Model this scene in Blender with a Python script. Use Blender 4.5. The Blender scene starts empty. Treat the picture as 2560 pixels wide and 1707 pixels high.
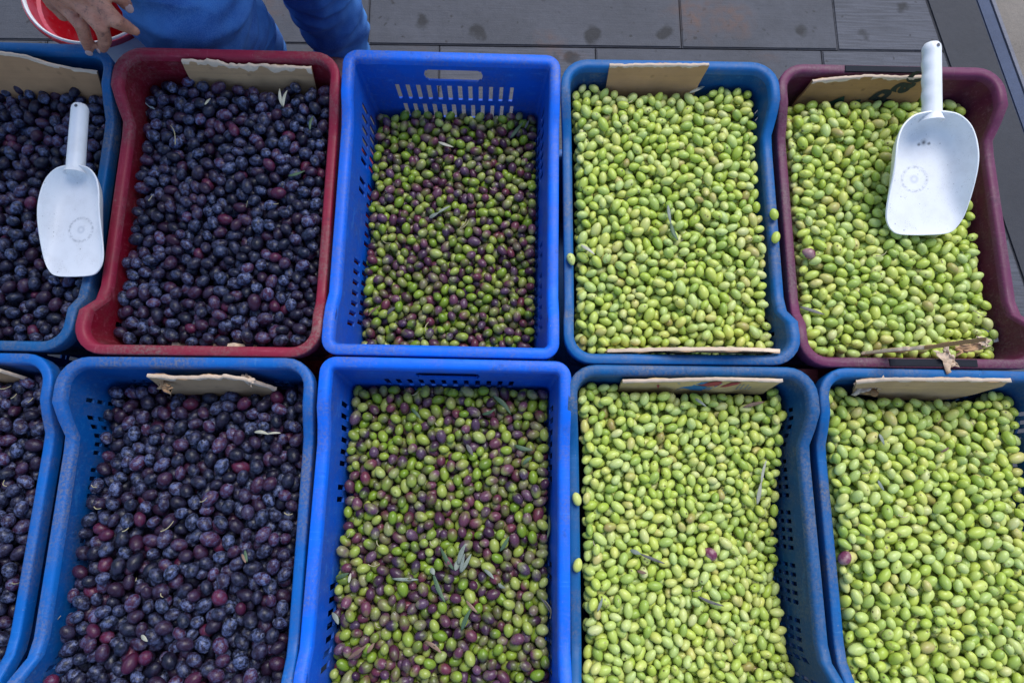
import bpy, bmesh, math, random
import numpy as np
from mathutils import Vector, Matrix, noise as mnoise

random.seed(11)
rng = np.random.default_rng(11)
SC = bpy.context.scene
C = SC.collection
PI = math.pi

# ------------------------------------------------------------------ camera
RIM = 0.60                                   # height of the crate rims (two crates stacked)
CAM = Vector((0.0, 0.0, RIM + 0.9066))
RC = Matrix(((0.99971, -0.01829, -0.01572), (0.01503, 0.9822, -0.18721), (0.01887, 0.18692, 0.98219)))
cam_d = bpy.data.cameras.new('camera')
cam = bpy.data.objects.new('camera', cam_d)
C.objects.link(cam)
cam_d.sensor_width = 36.0
cam_d.lens = 22.0
cam_d.clip_start = 0.02
cam_d.clip_end = 400
M4 = RC.to_4x4()
M4.translation = CAM
cam.matrix_world = M4
cam_d.dof.use_dof = True
cam_d.dof.focus_distance = 0.95
cam_d.dof.aperture_fstop = 7.0
SC.camera = cam

# ------------------------------------------------------------------ sky, sun, exposure
SUN_EL, SUN_AZ = 56.0, 24.0                  # azimuth clockwise from +Y (towards +X)
w = bpy.data.worlds.new('World')
SC.world = w
w.use_nodes = True
nt = w.node_tree
nt.nodes.clear()
sky = nt.nodes.new('ShaderNodeTexSky')
sky.sky_type = 'NISHITA'
sky.sun_disc = False
sky.sun_elevation = math.radians(SUN_EL)
sky.sun_rotation = math.radians(SUN_AZ)
sky.air_density = 1.0
sky.dust_density = 1.2
sky.ozone_density = 2.2
bg = nt.nodes.new('ShaderNodeBackground')
bg.inputs['Strength'].default_value = 0.135
wo = nt.nodes.new('ShaderNodeOutputWorld')
nt.links.new(sky.outputs[0], bg.inputs[0])
nt.links.new(bg.outputs[0], wo.inputs[0])
sl = bpy.data.lights.new('sun', 'SUN')
sl.energy = 1.6
sl.angle = math.radians(34)
sl.color = (1.0, 0.985, 0.96)
sun = bpy.data.objects.new('sun', sl)
C.objects.link(sun)
el, az = math.radians(SUN_EL), math.radians(SUN_AZ)
sd = Vector((math.cos(el) * math.sin(az), math.cos(el) * math.cos(az), math.sin(el)))
sun.rotation_euler = sd.to_track_quat('Z', 'Y').to_euler()
SC.view_settings.view_transform = 'Standard'
SC.view_settings.look = 'None'
SC.view_settings.gamma = 1.0
SC.view_settings.use_curve_mapping = False
SC.view_settings.exposure = 0.66
SC.render.engine = 'CYCLES'
SC.cycles.max_bounces = 6
SC.cycles.use_denoising = True


# ------------------------------------------------------------------ helpers
F_PX = 22.0 / 36.0 * 2560.0


def ray(x, y):
    """World direction through a point of the photograph (2560 wide)."""
    return RC @ Vector(((x - 1280.0) / F_PX, -(y - 853.5) / F_PX, -1.0))


def at(x, y, z):
    d = ray(x, y)
    return CAM + d * ((z - CAM.z) / d.z)


def tag(o, label=None, cat=None, group=None, kind=None):
    if label: o['label'] = label
    if cat: o['category'] = cat
    if group: o['group'] = group
    if kind: o['kind'] = kind
    return o


def empty(name, loc=(0, 0, 0), rz=0.0):
    o = bpy.data.objects.new(name, None)
    o.empty_display_size = 0.05
    o.location = loc
    o.rotation_euler = (0, 0, rz)
    C.objects.link(o)
    return o


def link(name, me, parent=None, mat=None):
    o = bpy.data.objects.new(name, me)
    C.objects.link(o)
    if parent is not None: o.parent = parent
    if mat is not None and len(me.materials) == 0: me.materials.append(mat)
    return o


def mesh(name, verts, faces, smooth=True, mat=None):
    me = bpy.data.meshes.new(name)
    me.from_pydata([tuple(v) for v in verts], [], [tuple(int(i) for i in f) for f in faces])
    if mat is not None: me.materials.append(mat)
    if smooth: me.shade_smooth()
    me.update()
    return me


def fast_mesh(name, V, F4, F3, attrs, mat):
    """Mesh from numpy arrays: verts, quads, tris; attrs = {name: per-vertex float}."""
    me = bpy.data.meshes.new(name)
    me.vertices.add(len(V))
    me.vertices.foreach_set('co', np.asarray(V, np.float32).ravel())
    loops = np.concatenate([F4.ravel(), F3.ravel()]).astype(np.int32)
    me.loops.add(len(loops))
    me.loops.foreach_set('vertex_index', loops)
    n4, n3 = len(F4), len(F3)
    me.polygons.add(n4 + n3)
    st = np.concatenate([np.arange(n4) * 4, n4 * 4 + np.arange(n3) * 3]).astype(np.int32)
    me.polygons.foreach_set('loop_start', st)
    me.update(calc_edges=True)
    for k, a in attrs.items():
        at_ = me.attributes.new(k, 'FLOAT', 'POINT')
        at_.data.foreach_set('value', np.asarray(a, np.float32))
    me.materials.append(mat)
    me.shade_smooth()
    return me


def sharp(me, deg=35):
    me.shade_smooth()
    try:
        me.set_sharp_from_angle(angle=math.radians(deg))
    except Exception:
        pass
    return me


# ------------------------------------------------------------------ node helpers
class NT:
    def __init__(self, name):
        self.m = bpy.data.materials.new(name)
        self.m.use_nodes = True
        self.t = self.m.node_tree
        self.t.nodes.clear()
        self.out = self.t.nodes.new('ShaderNodeOutputMaterial')
        self.p = self.t.nodes.new('ShaderNodeBsdfPrincipled')
        self.t.links.new(self.p.outputs[0], self.out.inputs[0])

    def n(self, typ, **kw):
        x = self.t.nodes.new(typ)
        for k, v in kw.items(): setattr(x, k, v)
        return x

    def l(self, a, b):
        self.t.links.new(a, b)

    def val(self, s, v):
        if hasattr(v, 'is_linked') or hasattr(v, 'links'):
            self.l(v, s)
        else:
            s.default_value = v

    def math(self, op, a, b=0.0, c=None, clamp=False):
        x = self.n('ShaderNodeMath', operation=op, use_clamp=clamp)
        self.val(x.inputs[0], a)
        self.val(x.inputs[1], b)
        if c is not None: self.val(x.inputs[2], c)
        return x.outputs[0]

    def mix(self, f, a, b, mode='MIX'):
        x = self.n('ShaderNodeMix', data_type='RGBA', blend_type=mode)
        self.val(x.inputs[0], f)
        self.val(x.inputs[6], a if not isinstance(a, tuple) else (*a, 1.0))
        self.val(x.inputs[7], b if not isinstance(b, tuple) else (*b, 1.0))
        return x.outputs[2]

    def ramp(self, f, stops, mode='LINEAR'):
        x = self.n('ShaderNodeValToRGB')
        x.color_ramp.interpolation = mode
        e = x.color_ramp.elements
        while len(e) < len(stops): e.new(0.5)
        for el_, (p, c) in zip(e, stops):
            el_.position = p
            el_.color = (c, c, c, 1) if not isinstance(c, tuple) else (*c, 1)
        self.l(f, x.inputs[0])
        return x.outputs[0]

    def coords(self, which='Object', scale=(1, 1, 1), rot=(0, 0, 0)):
        if which == 'Position':
            s = self.n('ShaderNodeNewGeometry').outputs['Position']
        else:
            s = self.n('ShaderNodeTexCoord').outputs[which]
        mp = self.n('ShaderNodeMapping')
        mp.inputs['Scale'].default_value = scale
        mp.inputs['Rotation'].default_value = rot
        self.l(s, mp.inputs[0])
        return mp.outputs[0]

    def noise(self, vec, scale, detail=3.0, rough=0.55, out=0):
        x = self.n('ShaderNodeTexNoise')
        x.inputs['Scale'].default_value = scale
        x.inputs['Detail'].default_value = detail
        x.inputs['Roughness'].default_value = rough
        if vec is not None: self.l(vec, x.inputs['Vector'])
        return x.outputs[out]

    def voro(self, vec, scale, feature='F1'):
        x = self.n('ShaderNodeTexVoronoi', feature=feature)
        x.inputs['Scale'].default_value = scale
        if vec is not None: self.l(vec, x.inputs['Vector'])
        return x.outputs[0]

    def attr(self, name):
        x = self.n('ShaderNodeAttribute', attribute_name=name)
        return x.outputs['Fac']

    def bump(self, h, strength=0.3, dist=0.002):
        x = self.n('ShaderNodeBump')
        x.inputs['Strength'].default_value = strength
        x.inputs['Distance'].default_value = dist
        self.l(h, x.inputs['Height'])
        self.l(x.outputs[0], self.p.inputs['Normal'])

    def set(self, **kw):
        for k, v in kw.items():
            s = self.p.inputs[k.replace('_', ' ')]
            if isinstance(v, tuple): v = (*v, 1.0)
            self.val(s, v)
        return self.m


def stream(t, wear=0.5, dust=0.3, base=(0.01, 0.1, 0.4), dustcol=(0.22, 0.19, 0.16), dark=(0.01, 0.02, 0.05), rough=0.42, scuff=None):
    """Worn moulded plastic: streaky scuffs, brown dust patches, dark grime."""
    o = t.coords('Object')
    oi = t.n('ShaderNodeObjectInfo').outputs['Random']
    off = t.n('ShaderNodeVectorMath', operation='ADD')
    comb = t.n('ShaderNodeCombineXYZ')
    k = t.math('MULTIPLY', oi, 17.0)
    for i in range(3): t.l(k, comb.inputs[i])
    t.l(o, off.inputs[0]); t.l(comb.outputs[0], off.inputs[1])
    v = off.outputs[0]
    mp = t.n('ShaderNodeMapping')
    mp.inputs['Rotation'].default_value = (0.5, 0.7, 0.4)
    mp.inputs['Scale'].default_value = (30, 300, 120)
    t.l(v, mp.inputs[0])
    streak = t.noise(mp.outputs[0], 1.0, 4.0, 0.65)
    mp2 = t.n('ShaderNodeMapping')
    mp2.inputs['Rotation'].default_value = (-0.4, 0.3, -0.7)
    mp2.inputs['Scale'].default_value = (260, 34, 90)
    t.l(v, mp2.inputs[0])
    streak2 = t.noise(mp2.outputs[0], 1.0, 3.0, 0.6)
    big = t.noise(v, 11.0, 4.0, 0.6)
    fine = t.noise(v, 240.0, 3.0, 0.7)
    mid = t.noise(v, 55.0, 4.0, 0.65)
    lighter = tuple(min(1.0, c * 1.5 + 0.05) for c in base) if scuff is None else scuff
    deep = tuple(c * 0.72 for c in base)
    col = t.mix(t.ramp(big, [(0.35, 0.0), (0.68, 1.0)]), base, deep)
    f1 = t.math('MULTIPLY', t.ramp(streak, [(0.56, 0.0), (0.74, 1.0)]), wear)
    f1 = t.math('MULTIPLY', f1, t.ramp(mid, [(0.4, 0.2), (0.62, 1.0)]))
    col = t.mix(f1, col, lighter)
    f2 = t.math('MULTIPLY', t.ramp(streak2, [(0.6, 0.0), (0.78, 1.0)]), wear * 0.7)
    col = t.mix(f2, col, lighter)
    d = t.math('MULTIPLY', t.ramp(big, [(0.42, 0.0), (0.7, 1.0)]), t.ramp(fine, [(0.4, 0.1), (0.62, 1.0)]))
    d = t.math('MULTIPLY', d, dust, clamp=True)
    col = t.mix(d, col, dustcol)
    g = t.math('MULTIPLY', t.ramp(mid, [(0.62, 0.0), (0.78, 1.0)]), dust * 0.9)
    col = t.mix(g, col, dark)
    sp = t.math('MULTIPLY', t.ramp(fine, [(0.7, 0.0), (0.76, 1.0)]), min(1.0, dust * 1.6))
    col = t.mix(sp, col, (0.33, 0.30, 0.28))
    t.set(Base_Color=col, Roughness=t.math('ADD', t.math('MULTIPLY', mid, 0.3), rough - 0.1))
    t.p.inputs['Specular IOR Level'].default_value = 0.25
    t.bump(t.math('ADD', t.math('MULTIPLY', streak, 0.5), mid), 0.25, 0.0012)
    return t.m


CRATE_COL = {
    'royal': dict(base=(0.0, 0.100, 0.58), scuff=(0.04, 0.22, 0.66)),
    'blue': dict(base=(0.001, 0.085, 0.33), scuff=(0.03, 0.20, 0.48)),
    'navy': dict(base=(0.002, 0.066, 0.20), scuff=(0.04, 0.15, 0.32)),
    'teal': dict(base=(0.002, 0.078, 0.25), scuff=(0.04, 0.17, 0.36)),
    'red': dict(base=(0.205, 0.004, 0.018), scuff=(0.42, 0.09, 0.13)),
    'plum': dict(base=(0.115, 0.014, 0.046), scuff=(0.25, 0.10, 0.16)),
}
MAT = {}
for k_, d_ in CRATE_COL.items():
    MAT[k_, 'wall'] = stream(NT(k_ + '_plastic_wall'), wear=0.85, dust=0.5 if k_ in ('navy', 'teal') else 0.28, **d_)
    MAT[k_, 'rim'] = stream(NT(k_ + '_plastic_rim'), wear=0.4, dust=(0.5 if k_ in ('royal', 'plum') else 0.68), rough=0.42,
                            base=tuple(c * 1.3 + x for c, x in zip(d_['base'], (0.002, 0.012, 0.02))), scuff=tuple(c * 1.25 + 0.02 for c in d_['scuff']))


# ------------------------------------------------------------------ ground
def stone_mat(name, base, scratch=True, rust=None, rough=0.7, grain=0.0):
    t = NT(name)
    v = t.coords('Position')
    oi = t.n('ShaderNodeObjectInfo').outputs['Random']
    big = t.noise(v, 5.0, 5.0, 0.6)
    mid = t.noise(v, 38.0, 4.0, 0.6)
    fine = t.noise(v, 420.0, 3.0, 0.7)
    b = tuple(c * 0.72 for c in base)
    c_ = t.mix(t.ramp(big, [(0.3, 0.0), (0.7, 1.0)]), b, tuple(c * 1.3 for c in base))
    c_ = t.mix(t.math('MULTIPLY', t.ramp(mid, [(0.42, 0.0), (0.66, 1.0)]), 0.35), c_, tuple(c * 0.55 for c in base))
    c_ = t.mix(t.math('MULTIPLY', oi, 0.35), c_, tuple(c * 0.8 for c in base))
    c_ = t.mix(t.math('MULTIPLY', t.ramp(fine, [(0.35, 0.0), (0.7, 1.0)]), 0.25 + grain), c_, tuple(c * 1.7 for c in base))
    hgt = fine
    if scratch:
        cmb = t.n('ShaderNodeMapping')
        cmb.inputs['Rotation'].default_value = (0, 0, 0.75)
        cmb.inputs['Scale'].default_value = (9, 240, 1)
        t.l(v, cmb.inputs[0])
        s = t.noise(cmb.outputs[0], 1.0, 2.0, 0.5)
        sel = t.math('GREATER_THAN', t.math('FRACT', t.math('MULTIPLY', oi, 5.3)), 0.45)
        s2 = t.math('MULTIPLY', t.ramp(s, [(0.42, 0.0), (0.6, 1.0)]), t.math('MULTIPLY', sel, 0.65))
        c_ = t.mix(s2, c_, tuple(c * 1.8 for c in base))
        hgt = t.math('ADD', fine, t.math('MULTIPLY', s, 0.8))
        # old oil drips and trodden spots
        dist = t.n('ShaderNodeVectorMath', operation='ADD')
        nv = t.n('ShaderNodeVectorMath', operation='SCALE')
        nv.inputs['Scale'].default_value = 0.06
        t.l(t.noise(v, 14.0, 3.0, 0.6, out=1), nv.inputs[0])
        t.l(v, dist.inputs[0]); t.l(nv.outputs[0], dist.inputs[1])
        vd = t.voro(dist.outputs[0], 8.5)
        spot = t.ramp(vd, [(0.15, 1.0), (0.24, 0.0)])
        spot = t.math('MULTIPLY', spot, t.ramp(t.noise(v, 3.7, 2.0), [(0.28, 0.0), (0.40, 0.95)]))
        c_ = t.mix(spot, c_, (0.011, 0.010, 0.012))
        vs = t.voro(dist.outputs[0], 31.0)
        sp = t.math('MULTIPLY', t.ramp(vs, [(0.10, 1.0), (0.17, 0.0)]), t.ramp(t.noise(v, 9.0, 2.0), [(0.40, 0.0), (0.5, 0.9)]))
        c_ = t.mix(sp, c_, (0.02, 0.018, 0.02))
        vw = t.voro(v, 23.0)
        wp = t.math('MULTIPLY', t.ramp(vw, [(0.05, 1.0), (0.09, 0.0)]), t.ramp(t.noise(v, 6.1, 2.0), [(0.58, 0.0), (0.66, 0.6)]))
        c_ = t.mix(wp, c_, (0.3, 0.3, 0.32))
        if rust:
            rs = t.math('MULTIPLY', t.ramp(t.noise(v, 2.6, 4.0, 0.6), [(0.56, 0.0), (0.72, 0.7)]), t.ramp(mid, [(0.4, 0.2), (0.62, 1.0)]))
            c_ = t.mix(rs, c_, (0.16, 0.07, 0.035))
    t.set(Base_Color=c_, Roughness=rough)
    t.bump(t.math('ADD', hgt, t.math('MULTIPLY', mid, 2.0)), 0.5, 0.002)
    return t.m


M_PAVER = stone_mat('grey_basalt_paver', (0.055, 0.056, 0.067), rust=True)
M_KERB = stone_mat('dark_granite_kerb', (0.024, 0.024, 0.030), scratch=False, grain=0.2)
M_KERB2 = stone_mat('worn_kerb_edge', (0.040, 0.055, 0.10), scratch=False, grain=0.35)
M_ROAD = stone_mat('patched_concrete_road', (0.15, 0.125, 0.10), scratch=False, grain=0.5)
M_ARRIS = stone_mat('pale_highlight_arris', (0.15, 0.15, 0.175), scratch=False, grain=0.3)  # highlight along the kerb's outer edge, put into the colour
M_BED = stone_mat('joint_sand', (0.030, 0.030, 0.034), scratch=False)

gsz = 150.0


def slab(x0, x1, y0, y1, z0, z1, bev=0.003, jit=0.0):
    bm = bmesh.new()
    r = bmesh.ops.create_cube(bm, size=1.0)
    for v in bm.verts:
        v.co = Vector((x0 if v.co.x < 0 else x1, y0 if v.co.y < 0 else y1, z0 if v.co.z < 0 else z1))
    ed = [e for e in bm.edges if all(v.co.z > (z0 + z1) / 2 for v in e.verts)]
    bmesh.ops.bevel(bm, geom=ed, offset=bev, segments=2, affect='EDGES')
    me = bpy.data.meshes.new('slab')
    bm.to_mesh(me)
    bm.free()
    return me


pav = empty('pavement')
tag(pav, 'grey stone slab pavement with thin dark joints', None, None, 'structure')
# joint lines seen behind the crates, on the ground
pa, pb = at(922, 111, 0), at(2295, 128, 0)
pang = math.atan2(pb.y - pa.y, pb.x - pa.x)
pav.location = (pa.x, pa.y, 0)
pav.rotation_euler = (0, 0, pang)
inv = (Matrix.Translation(pav.location) @ Matrix.Rotation(pang, 4, 'Z')).inverted()
rowA = [(inv @ at(x, y, 0)).x for x, y in ((922, 60), (1701, 60), (2088, 60))]
rowB = [(inv @ at(x, y, 0)).x for x, y in ((1489, 130), (2055, 135))]
ROWH = 0.46
KX = 1.02


def row_joints(seed, first):
    r = random.Random(seed)
    xs = sorted(first)
    while xs[0] > -2.6: xs.insert(0, xs[0] - r.choice((0.42, 0.62, 0.85)))
    while xs[-1] < 2.4: xs.append(xs[-1] + r.choice((0.42, 0.62, 0.85)))
    return xs


ka, kb = at(2315, 0, 0), at(2370, 160, 0)        # left edge of the dark kerb
kdir = (ka - kb).normalized()
kn = Vector((kdir.y, -kdir.x, 0))                 # to the right of it


def kerb_x(y_local):
    """x (pavement frame) of the kerb's left edge at a local y."""
    a, b = inv @ ka, inv @ kb
    return a.x + (b.x - a.x) * (y_local - a.y) / (b.y - a.y)


for ri in range(-5, 5):
    y0, y1 = ri * ROWH, (ri + 1) * ROWH
    js = row_joints(ri * 7 + 3, rowA if ri == 0 else rowB if ri == -1 else [random.Random(ri).uniform(-0.4, 0.3)])
    for a, b in zip(js[:-1], js[1:]):
        g = 0.0014
        ke0, ke1 = kerb_x(y0) - 0.0012, kerb_x(y1) - 0.0012
        if a > min(ke0, ke1) - 0.05: continue
        me = slab(a + g, b - g, y0 + g, y1 - g, -0.05, random.uniform(-0.0012, 0.0012))
        for v in me.vertices:                      # slabs are cut along the kerb
            ke = ke0 + (ke1 - ke0) * (v.co.y - y0) / (y1 - y0)
            if v.co.x > ke: v.co.x = ke
        link('paver', me, pav, M_PAVER)


def strip(name, off0, off1, z0, z1, mat, label, bev=0.004):
    o = link(name, slab(off0, off1, -2.5, 2.5, z0, z1, bev), None, mat)
    o.location = (ka.x, ka.y, 0)
    o.rotation_euler = (0, 0, math.atan2(kdir.y, kdir.x) - PI / 2)
    tag(o, label, None, None, 'structure')
    return o


w1 = (at(2448, 20, 0) - ka).dot(kn)
wa = (at(2484, 20, 0) - ka).dot(kn)
w2 = (at(2504, 20, 0) - ka).dot(kn)
kang = math.atan2(kdir.y, kdir.x) - PI / 2
ground = link('ground', mesh('ground', [(-gsz, -gsz, -0.02), (0.02, -gsz, -0.02), (0.02, gsz, -0.02), (-gsz, gsz, -0.02)], [(0, 1, 2, 3)], False, M_BED))
ground.location = (ka.x, ka.y, 0)
ground.rotation_euler = (0, 0, kang)
tag(ground, 'dark sandy bed under the paving slabs', None, None, 'structure')
strip('kerb', 0.001, w1, -0.12, 0.002, M_KERB, 'dark granite band along the edge of the pavement')
strip('kerb_edge', w1 + 0.001, wa - 0.0005, -0.12, -0.001, M_KERB2, 'worn blue grey outer part of the kerb', 0.003)
strip('kerb_edge', wa + 0.0005, w2, -0.12, -0.004, M_ARRIS, 'pale outer edge of the kerb with its highlight painted in', 0.006)
road = link('road', mesh('road', [(0.01, -gsz, -0.03), (gsz, -gsz, -0.03), (gsz, gsz, -0.03), (0.01, gsz, -0.03)], [(0, 1, 2, 3)], False, M_ROAD))
road.location = (ka.x, ka.y, 0)
road.rotation_euler = (0, 0, kang)
tag(road, 'rough stained concrete road beyond the kerb', None, None, 'structure')

# ------------------------------------------------------------------ crates
HC = 0.30


def smooth(a, b, x):
    t = max(0.0, min(1.0, (x - a) / (b - a)))
    return t * t * (3 - 2 * t)


class CrateShape:
    """A moulded crate: local origin at the middle of the rim, z = 0 at the rim's high ends."""

    def __init__(self, W, L, R, fw, dip, flare, kind):
        self.W, self.L, self.R, self.fw, self.dip, self.flare, self.kind = W, L, R, fw, dip, flare, kind
        self.taper = 0.10
        self.t = 0.0035

    def mid(self, y):
        """1 along the lowered middle of a side wall, 0 at the raised ends."""
        h = self.L / 2
        return smooth(0.74 * h, 0.52 * h, y) * smooth(-0.76 * h, -0.60 * h, y) if self.dip else 0.0

    def pt(self, side, s, o, depth, mouth=True):
        """A point of the wall: side 0..3 = rear, right, front, left, or ('c', i, angle) for a corner; o = inset; depth below the rim."""
        hw, hl = self.W / 2 - o, self.L / 2 - o
        r = max(self.R - o, 0.006)
        ex, ey = hw - r, hl - r
        e0x, e0y = self.W / 2 - self.R, self.L / 2 - self.R
        if side == 0: x, y = s * ex / e0x, hl
        elif side == 1: x, y = hw, -s * ey / e0y
        elif side == 2: x, y = -s * ex / e0x, -hl
        elif side == 3: x, y = -hw, s * ey / e0y
        else:
            i, a = side[1], side[2]
            cx, cy, a0 = ((ex, ey, PI / 2), (ex, -ey, 0), (-ex, -ey, -PI / 2), (-ex, ey, PI))[i]
            x, y = cx + r * math.cos(a0 - a), cy + r * math.sin(a0 - a)
        m = self.mid(y) if side in (1, 3) else 0.0
        k = 1.0 - depth / HC
        x -= math.copysign(self.flare * m * k, x) if side in (1, 3) else 0.0
        return (x, y, -depth - self.dip * m * k)

    def columns(self, extra):
        cols = []
        for i in range(4):
            e = (self.W / 2 - self.R) if i in (0, 2) else (self.L / 2 - self.R)
            n = 4 if i in (0, 2) else 18
            base = [-e + 2 * e * k / n for k in range(n + 1)]
            pts = sorted(set(round(p, 5) for p in base + [q for q in extra[i] if -e < q < e]))
            pr = [pts[0]]
            imp = set(round(q, 5) for q in extra[i])
            for p in pts[1:]:
                if p - pr[-1] < 0.0012 and p not in imp: continue
                pr.append(p)
            cols += [(i, p) for p in pr]
            cols += [(('c', i, a), 0.0) for a in (PI / 12, PI / 6, PI / 4, PI / 3, 5 * PI / 12)]
        return cols

    def slots(self):
        """Holes: side -> list of (s0, s1, d0, d1)."""
        h = {0: [], 1: [], 2: [], 3: []}
        if self.kind == 'boxy':
            for sd_ in (0, 2):
                h[sd_].append((-0.049, 0.049, 0.022, 0.048))
                for (d0, d1, k0) in ((0.060, 0.096, 0.0), (0.109, 0.145, 0.004), (0.160, 0.195, 0.0)):
                    for i in range(12):
                        s = (i - 5.5) * 0.0182 + k0
                        h[sd_].append((s - 0.0040, s + 0.0040, d0, d1))
            for sd_ in (1, 3):
                for (d0, d1, k0) in ((0.058, 0.090, 0.0), (0.102, 0.134, 0.008), (0.148, 0.18, 0.0)):
                    for i in range(22):
                        if i % 8 == 7: continue
                        if d0 < 0.06 and 8 <= i < 13: continue
                        s = (i - 10.5) * 0.0182 + k0
                        h[sd_].append((s - 0.0042, s + 0.0042, d0, d1))
        elif self.kind == 'grid':
            for sd_ in (0, 2):
                for i in range(16):
                    s = (i - 7.5) * 0.0155
                    for d0 in (0.075, 0.095, 0.115):
                        h[sd_].append((s - 0.0045, s + 0.0045, d0, d0 + 0.012))
            for sd_ in (1, 3):
                for i in range(31):
                    if i % 6 == 5: continue
                    s = (i - 15) * 0.0128
                    for d0 in (0.046, 0.069, 0.092, 0.115, 0.138):
                        h[sd_].append((s - 0.0031, s + 0.0031, d0, d0 + 0.0165))
        else:
            for sd_ in (0, 2):
                for i in range(12):
                    s = (i - 5.5) * 0.0182
                    for d0 in (0.08, 0.125):
                        h[sd_].append((s - 0.004, s + 0.004, d0, d0 + 0.032))
            for sd_ in (1, 3):
                for i in range(22):
                    if i % 8 == 7: continue
                    s = (i - 10.5) * 0.0182
                    for d0 in (0.062, 0.112, 0.16):
                        h[sd_].append((s - 0.0042, s + 0.0042, d0, d0 + 0.038))
        return h

    def wall_mesh(self):
        holes = self.slots()
        extra = {i: [q for s0, s1, _a, _b in holes[i] for q in (s0, s1)] for i in range(4)}
        for i in (0, 2):
            if self.kind == 'boxy': extra[i] += [-0.045, -0.038, 0.038, 0.045]
        cols = self.columns(extra)
        ds = {0.006, HC - 0.012, 0.016, 0.24}
        for i in range(4):
            for _s0, _s1, d0, d1 in holes[i]: ds.update((d0, d1))
        if self.kind == 'boxy': ds.update((0.035,))
        rows = sorted(round(d, 5) for d in ds)
        nc, nr = len(cols), len(rows)

        def open_cell(c, r):
            a, b = cols[c], cols[(c + 1) % nc]
            if a[0] not in (0, 1, 2, 3) or a[0] != b[0]: return False
            sm = (a[1] + b[1]) / 2
            dm = (rows[r] + rows[r + 1]) / 2
            return any(s0 < sm < s1 and d0 < dm < d1 for s0, s1, d0, d1 in holes[a[0]])

        opn = [[open_cell(c, r) for r in range(nr - 1)] for c in range(nc)]
        V = []
        for lay in (0, 1):
            for c in range(nc):
                sd_, s = cols[c]
                for r in range(nr):
                    d = rows[r]
                    if self.kind == 'boxy' and sd_ in (0, 2):   # round the ends of the hand hole
                        a = abs(s)
                        if abs(a - 0.049) < 1e-4 and d in (0.022, 0.048): d += 0.010 if d < 0.035 else -0.010
                        elif abs(a - 0.045) < 1e-4 and d in (0.022, 0.048): d += 0.0035 if d < 0.035 else -0.0035
                    o = self.fw + self.taper * d - (self.t if lay else 0.0)
                    V.append(self.pt(sd_, s, o, d))
        idx = lambda lay, c, r: lay * nc * nr + (c % nc) * nr + r
        Fc = []
        for c in range(nc):
            for r in range(nr - 1):
                if opn[c][r]: continue
                Fc.append((idx(0, c, r), idx(0, c, r + 1), idx(0, c + 1, r + 1), idx(0, c + 1, r)))
                Fc.append((idx(1, c, r), idx(1, c + 1, r), idx(1, c + 1, r + 1), idx(1, c, r + 1)))
                for (cc, rr, a, b) in ((c - 1, r, (c, r), (c, r + 1)), (c + 1, r, (c + 1, r + 1), (c + 1, r)),
                                       (c, r - 1, (c + 1, r), (c, r)), (c, r + 1, (c, r + 1), (c + 1, r + 1))):
                    if 0 <= rr < nr - 1 and opn[cc % nc][rr]:
                        Fc.append((idx(0, *a), idx(1, *a), idx(1, *b), idx(0, *b)))
        me = mesh('crate_wall', V, Fc)
        return sharp(me, 40)

    def sweep(self, prof, name, extra=None):
        cols = self.columns(extra or {0: [], 1: [], 2: [], 3: []})
        n, k = len(cols), len(prof)
        V = [self.pt(sd_, s, o, d) for sd_, s in cols for o, d in prof]
        Fc = [(i * k + j, i * k + (j + 1) % k, ((i + 1) % n) * k + (j + 1) % k, ((i + 1) % n) * k + j) for i in range(n) for j in range(k)]
        return sharp(mesh(name, V, Fc), 50)

    def rim_mesh(self):
        fw = self.fw
        prof = [(0.0020, 0.027), (0.0002, 0.004), (0.0007, 0.0014), (0.0024, 0.0), (fw - 0.0042, 0.0006), (fw - 0.0016, 0.0016),
                (fw + 0.0004, 0.0040), (fw + 0.0016, 0.0125), (fw - 0.004, 0.0125), (0.0042, 0.010), (0.0046, 0.027)]
        return self.sweep(prof, 'crate_rim')

    def rib_mesh(self):
        o = self.fw + self.taper * 0.17 - self.t
        prof = [(o - 0.006, 0.166), (o - 0.006, 0.172), (o + 0.001, 0.174), (o + 0.001, 0.164)]
        return self.sweep(prof, 'crate_rib')

    def base_mesh(self):
        o = self.fw + self.taper * (HC - 0.012) + 0.0006
        cols = self.columns({0: [], 1: [], 2: [], 3: []})
        top = [self.pt(sd_, s, o, HC - 0.014) for sd_, s in cols]
        bot = [self.pt(sd_, s, o, HC - 0.001) for sd_, s in cols]
        n = len(cols)
        Fc = [tuple(range(n - 1, -1, -1)), tuple(range(n, 2 * n))] + [(i, (i + 1) % n, n + (i + 1) % n, n + i) for i in range(n)]
        return sharp(mesh('crate_base', top + bot, Fc), 40)

    def inner(self, x, y, depth, margin=0.0):
        """Signed room inside the wall at a depth (> 0 inside), arrays allowed."""
        o = self.fw + self.taper * depth + margin
        hw, hl = self.W / 2 - o, self.L / 2 - o
        r = np.maximum(self.R - o, 0.006)
        mm = np.clip((0.74 - np.abs(y) / (self.L / 2)) / 0.2, 0, 1)
        hw = hw - self.flare * mm
        qx, qy = np.abs(x) - (hw - r), np.abs(y) - (hl - r)
        return r - (np.hypot(np.maximum(qx, 0), np.maximum(qy, 0)) + np.minimum(np.maximum(qx, qy), 0))


SHAPES, MESHES = {}, {}
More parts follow.
